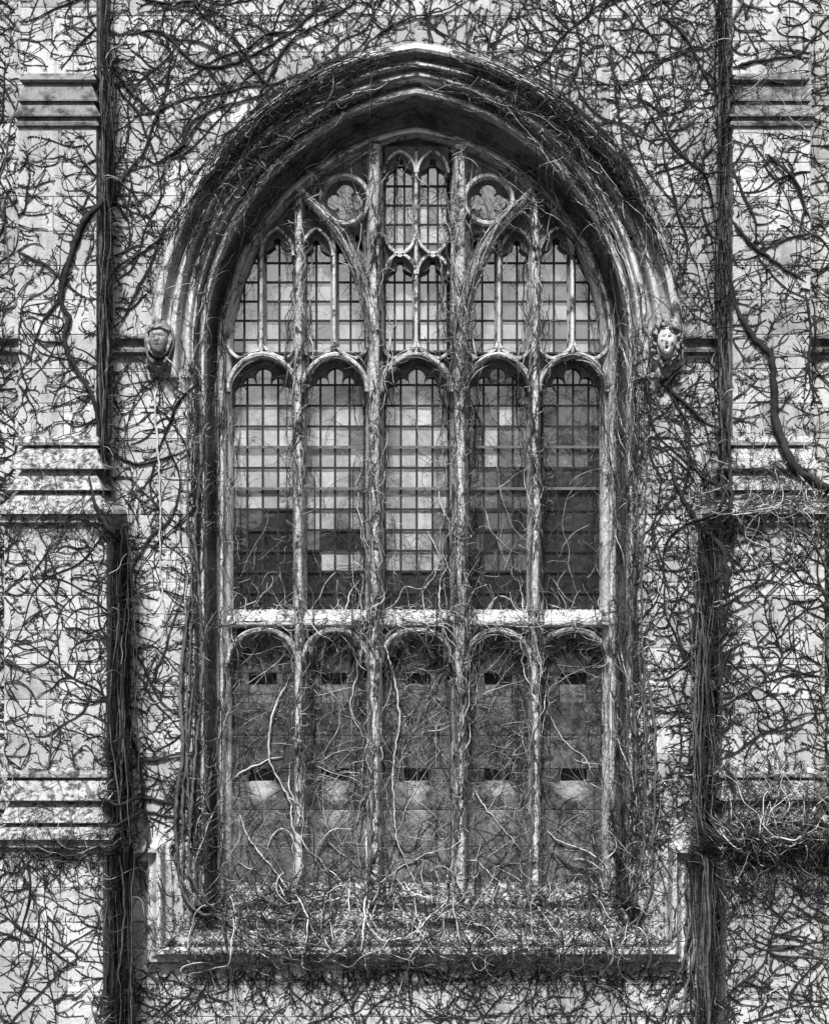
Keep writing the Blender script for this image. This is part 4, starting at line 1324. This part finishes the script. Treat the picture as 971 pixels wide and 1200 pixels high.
tangle(vr, (856, 950, 88, 150), -.75, 46, (.2, .7), (.003, .006), (.15, .3), .03, (0, 50))
tangle(vr, (840, 990, 992, 1040), -1.3, 240, (.3, .9), (.003, .007), (.05, .2), .05, (88, 20))
vr.finish()

vx = Vine('bare creeper webbed densely over the pale wall right of the window', (2.8, -.1, 0))
kx1 = box_keep(488, 850, -60, 400, 0, left_wall)
hoodR = [tuple(p) for p in curve(0.0, 1060)[14 + NA:14 + 2 * NA + 1]]
webbing(vx, (488, 850, -60, 400), 0, [[(848, 400), (848, -50)], hoodR, [(500, -58), (840, -58)], [(716, 60), (720, 100), (728, 160), (729, 210), (732, 260)], [(600, 92), (640, 70), (660, 40), (690, 15)],
        [(640, 130), (668, 95), (680, 60), (672, 20)], [(850, 220), (820, 200), (790, 170), (770, 130), (740, 110)]], kx1, .14, 3, pale=(.01, .08), up=.05)
kx2 = box_keep(738, 846, 380, 1000, 0)
webbing(vx, (738, 846, 415, 1000), 0, [[(842, 985), (842, 430)], [(742, 990), (742, 420)], [(771, 447), (788, 460), (806, 476), (830, 500)], [(814, 608), (800, 585), (806, 540), (806, 500), (790, 470)], [(826, 800), (818, 850), (814, 900), (815, 940)]], kx2, .13, 3, pale=(.04, .1))
network(vx, 24, (738, 846, 400, 1000), 0, (.005, .010), (1.0, 2.5), (92, 15), kx2, (.1, .2), .7)
hand(vx, [(.014, [(716, 60), (720, 100), (728, 160), (729, 210), (732, 260)]), (.014, [(600, 92), (640, 70), (660, 40), (690, 15), (700, -20)]),
          (.014, [(640, 130), (668, 95), (680, 60), (672, 20), (668, -20)]), (.014, [(850, 220), (820, 200), (790, 170), (770, 130), (740, 110)])], 0, M_BARK, .015, dict(r=.012, dens=1.1, pale=(0, .06), keep=kx1))
vx.finish()

vg = Vine('creeper over the strip of wall outside the right buttress', (5.2, 0, 0))
webbing(vg, (946, 1050, -60, 1000), 0, [[(950, 990), (950, -50)], [(1000, 990), (1000, -50)]], box_keep(946, 1050, -60, 1000, 0), .14, 2, up=.2)
vg.finish()

# --- round the window
for sg, lab in ((-1, 'wiry creeper running up the left jamb and over the left half of the arch'), (1, 'wiry creeper running up the right jamb and over the right half of the arch')):
    va = Vine(lab, (sg * 2.4, .1, 1.5))
    nh = 14 + NA + 1
    for s, y, n, hf, r, pale in ((0.1, -.15, 34, .07, (.004, .011), (.04, .1)), (0.75, -.1, 34, .08, (.004, .011), (.04, .1)), (1.35, -.08, 22, .12, (.004, .010), (.10, .25)),
                                 (1.75, -.02, 20, .12, (.004, .010), (.12, .25)), (2.3, .05, 60, .13, (.003, .009), (.18, .1)), (2.9, .15, 36, .10, (.003, .008), (.16, .1)),
                                 (3.5, .4, 14, .12, (.004, .009), (.08, .2)), (4.3, .43, 26, .08, (.003, .007), (.2, .1)), (4.85, .6, 34, .07, (.003, .007), (.15, .1))):
        cv = curve(s, 440 if s < 2 else 1050)
        half = cv[:nh] if sg < 0 else cv[nh - 1:][::-1]
        if s < 2: half = half[20:]
        strands(va, half, y, n, hf, r, pale, .20, (.4, 2.4), 1.0, .025, None, .42)
    def band(x, z):
        a, b = px_of(x, z)
        w0 = np.interp(-b, -HC0[:, 1], -HC0[:, 0], left=262, right=0)
        w4 = np.interp(-b, -HC4[:, 1], -HC4[:, 0], left=234, right=0)
        w0 = np.where(b > 400, 262, w0)
        return (np.abs(a - AX) < w0 + 4) & (np.abs(a - AX) > w4) & ((a - AX) * sg > -6) & (b < 1045)
    network(va, 120, (min(AX, AX + sg * 320), max(AX, AX + sg * 320), 40, 620), 0, (.004, .009), (.3, 1.1), (90 + sg * 40, 45), band, (.12, .15), .7, .03)
    network(va, 80, (min(AX + sg * 226, AX + sg * 262), max(AX + sg * 226, AX + sg * 262), 420, 1040), 0, (.004, .008), (.3, 1.0), (90, 40), band, (.12, .15), .7, .03)
    net = [(.020, [(AX - sg * -250, 1040), (AX + sg * 256, 900), (AX + sg * 250, 760), (AX + sg * 258, 620), (AX + sg * 250, 520), (AX + sg * 254, 430), (AX + sg * 248, 380)]),
           (.016, [(AX + sg * 240, 1040), (AX + sg * 244, 930), (AX + sg * 238, 860), (AX + sg * 234, 830), (AX + sg * 243, 800), (AX + sg * 246, 700)]),
           (.014, [(AX + sg * 262, 1000), (AX + sg * 268, 860), (AX + sg * 262, 700), (AX + sg * 268, 560), (AX + sg * 262, 440)])]
    hand(va, net, 0.05, M_BARKM, .02)
    va.finish()

for i, (x, hw, n, lab) in enumerate(((350, .12, 64, 'thin creeper wrapped along the leftmost mullion'), (438.5, .19, 112, 'thick creeper wrapped along the second mullion from the left'),
                                     (538.5, .20, 138, 'shaggiest creeper, wrapped along the third mullion from the left'), (626.5, .14, 84, 'creeper wrapped along the rightmost mullion'))):
    vm = Vine(lab, (W(x, 0, .4)[0], .36, 2.4))
    top = 172 if hw > .12 else 232
    strands(vm, [(x, 1045), (x, 740), (x, 440), (x, top)], .38, n, hw, (.003, .010), (.26, .16), .24, (.3, 1.7), 1.0, .03, None, .55)
    if hw > .12:
        hand(vm, [(.016, [(x - 6, 1045), (x - 2, 900), (x - 8, 760), (x - 3, 600), (x - 7, 470)]), (.014, [(x + 8, 1045), (x + 5, 880), (x + 10, 700), (x + 4, 560)])], .38, M_BARKM, .02)
    vm.finish()
va = Vine('fine creeper tufts along the two curved sub-arches over the lancets', (0, .36, 9.5))
strands(va, SUBL, .40, 20, .06, (.003, .007), (.25, .35), .08, (.4, 1.6), 1.0, .03, None, .4)
strands(va, mirror(SUBL), .40, 32, .06, (.003, .007), (.3, .35), .08, (.4, 1.6), 1.0, .03, None, .4)
for c, hw in zip(LC, LH):
    strands(va, arch_path(c, hw + 4, 459, 416), .45, 12, .07, (.003, .006), (.3, .3), .10, (.3, .9), 1.0, .03, None, .4)
    strands(va, arch_path(c, hw + 4, 776, 738), .45, 13, .07, (.003, .006), (.3, .3), .10, (.3, .9), 1.0, .03, None, .4)
va.finish()

vt = Vine('fine tendrils trailing over the leaded panes', (0, .7, 6.4))
for i, (c, hw) in enumerate(zip(LC, LH)):
    kk = box_keep(c - hw - 6, c + hw + 6, 425, 722, .75)
    network(vt, (14, 16, 18, 30, 30)[i], (c - hw, c + hw, 440, 720), .75, (.0025, .005), (.3, 1.2), (60, 70), kk, (.10, .15), .8, .05)
    tangle(vt, (c - hw, c + hw, 620, 718), .7, (34, 34, 40, 30, 30)[i], (.15, .6), (.002, .0045), (.2, .3), .06, (70, 50), kk)
for c in (290, 325, 371, 408, 468, 507, 565, 604, 648, 685):
    network(vt, 9, (c - 16, c + 16, 230, 412), .72, (.0025, .0045), (.3, .8), (70, 70), box_keep(c - 20, c + 20, 190, 412, .75), (.08, .2), .8, .05)
    tangle(vt, (c - 20, c + 20, 190, 300), .6, 16, (.15, .5), (.0025, .005), (.2, .3), .06, (60, 60))
tangle(vt, (345, 630, 165, 290), .55, 90, (.15, .55), (.003, .006), (.25, .3), .08, (40, 60))
tangle(vt, (380, 430, 205, 265), .55, 4, (.15, .4), (.003, .005), (.2, .3), .06, (0, 90))
tangle(vt, (545, 600, 205, 265), .55, 6, (.15, .4), (.003, .005), (.3, .3), .06, (0, 90))
vt.finish()

vp = Vine('pale wandering creeper stems over the blind stone panels', (0, .6, 3.2))
for i, (c, hw) in enumerate(zip(LC, LH)):
    kk = box_keep(c - hw - 4, c + hw + 4, 742, 1045, .62)
    network(vp, (66, 92, 96, 96, 66)[i], (c - hw, c + hw, 760, 1045), .62, (.0025, .005), (.3, 1.4), (80, 65), kk, (.30, .2), 1.1, .02)
    tangle(vp, (c - hw, c + hw, 745, 830), .6, 8, (.15, .4), (.0025, .005), (.12, .3), .04, (70, 50), kk)
hand(vp, [(.011, [(339, 794), (328, 815), (318, 842), (315, 888), (327, 917), (339, 937), (345, 967), (356, 983), (381, 1017), (405, 1036), (427, 1050)]), (.010, [(272, 914), (290, 902), (314, 892), (330, 888)]),
          (.011, [(279, 940), (281, 958), (293, 988), (327, 1029), (352, 1050), (364, 1075), (358, 1117), (377, 1129), (388, 1140)]), (.012, [(427, 962), (430, 1000), (429, 1033), (427, 1100), (433, 1129)]),
          (.012, [(452, 754), (463, 800), (468, 846), (460, 900), (462, 950), (464, 983), (477, 1017), (490, 1040)]), (.009, [(640, 829), (650, 850), (663, 871), (685, 890), (697, 912)]),
          (.009, [(555, 925), (568, 948), (584, 967), (600, 985), (613, 1000)]), (.009, [(640, 971), (650, 985), (667, 992), (690, 1000), (709, 1012)]), (.009, [(555, 1008), (575, 1026), (597, 1042)]),
          (.009, [(398, 742), (412, 760), (418, 790), (410, 830), (425, 870), (424, 930)]), (.008, [(500, 620), (515, 660), (495, 700), (505, 745)]), (.008, [(420, 680), (408, 700), (406, 735), (422, 760), (421, 790)])],
     .5, M_BARKP, .03, dict(r=.007, dens=.5, pale=(.4, .3)))
vp.finish()

vs = Vine('heap of dead creeper tangled along the transom and over the stepped sill', (0, 0, 1.6))
tangle(vs, (266, 714, 706, 736), .44, 260, (.15, .7), (.003, .007), (.34, .3), .06, (0, 50))
tangle(vs, (262, 716, 1030, 1062), .35, 210, (.15, .6), (.003, .008), (.12, .2), .06, (0, 55))
tangle(vs, (225, 752, 1055, 1090), .1, 300, (.15, .6), (.003, .009), (.11, .2), .07, (0, 50))
tangle(vs, (200, 785, 1082, 1118), -.12, 290, (.15, .6), (.003, .009), (.09, .2), .06, (0, 40))
tangle(vs, (200, 785, 1112, 1140), -.12, 560, (.2, .6), (.003, .006), (.06, .2), .05, (-70, 40))
hand(vs, [(.024, [(222, 700), (212, 800), (214, 880), (206, 940), (206, 971), (210, 1033), (227, 1067), (264, 1081), (300, 1095), (360, 1103), (420, 1108)]), (.018, [(228, 780), (220, 860), (214, 930), (214, 992), (216, 1046), (239, 1075), (277, 1089), (306, 1108), (347, 1122), (385, 1130)]),
          (.016, [(232, 830), (226, 930), (222, 990), (224, 1030), (243, 1058), (264, 1075), (300, 1082), (350, 1080), (400, 1092)]), (.014, [(748, 760), (756, 860), (755, 980), (748, 1030), (730, 1062), (700, 1085), (650, 1096), (600, 1090)]),
          (.018, [(758, 780), (768, 880), (764, 1000), (764, 1040), (752, 1072), (720, 1096), (680, 1104), (620, 1110)]), (.012, [(470, 1060), (490, 1080), (530, 1085), (560, 1072), (600, 1080)]), (.012, [(420, 1130), (470, 1134), (520, 1128), (560, 1132), (600, 1124)])],
     -.1, M_BARKM, .05)
tangle(vs, (220, 755, 1045, 1112), .1, 95, (.5, 1.5), (.007, .014), (.10, .35), .10, (10, 45))
tangle(vs, (262, 716, 1000, 1060), .35, 60, (.4, 1.1), (.005, .010), (.25, .3), .08, (60, 40))
lv, lf = [], []
cl_ = rng.uniform(205, 775, 26)
for k in range(2200):
    u = rng.random()
    px_, py_ = (float(np.clip(cl_[k % 26] + rng.normal(0, 14), 204, 776)), rng.uniform(1040, 1112)) if u < .92 else (rng.uniform(266, 712), rng.uniform(712, 728))
    x_, _, z_ = W(px_, py_, .1); y_ = float(depth(np.array([x_]), np.array([z_]))[0]) - rng.uniform(.005, .05)
    c_ = Vector((x_, y_, z_)); d_ = Vector(rng.normal(0, 1, 3)).normalized(); e_ = d_.orthogonal().normalized(); g_ = d_.cross(e_)
    a_ = rng.uniform(.012, .034); o_ = len(lv)
    lv += [c_ - d_ * a_, c_ - e_ * a_ * .6 + g_ * a_ * .25, c_ + d_ * a_, c_ + e_ * a_ * .6 + g_ * a_ * .25]
    lf += [(o_, o_ + 1, o_ + 2), (o_, o_ + 2, o_ + 3)]
tag(link('dead_leaf', mesh('dead_leaf', lv, lf, M_LITTER), vs.t), kind='stuff')
for xa_, xb_ in ((190, 262), (714, 788)):
    network(vs, 46, (xa_, xb_, 950, 1112), 0, (.005, .011), (.4, 1.4), (88, 35), box_keep(xa_ - 4, xb_ + 4, 900, 1114, 0), (.08, .25), .9, .03)
vs.finish()

vb = Vine('thin creeper clothing the wall below the sill', (0, -.1, 0))
webbing(vb, (130, 846, 1140, 1230), 0, [[(130, 1138), (840, 1138)], [(140, 1228), (840, 1228)]], box_keep(128, 848, 1128, 1300, 0), .11, 3, rmax=.010, pale=(.05, .12), up=0)
network(vb, 60, (130, 846, 1140, 1230), 0, (.004, .008), (.4, 1.0), (90, 25), box_keep(128, 848, 1128, 1300, 0), (.05, .12), .8)
network(vb, 22, (128, 190, 1000, 1200), 0, (.005, .010), (.4, 1.2), (90, 25), box_keep(128, 190, 1000, 1300, 0), (.05, .12), 1.0)
network(vb, 26, (790, 848, 1000, 1200), 0, (.005, .010), (.4, 1.2), (90, 25), box_keep(788, 848, 1000, 1300, 0), (.05, .12), 1.0)
vb.finish()
print('creeper triangles', TRIS)
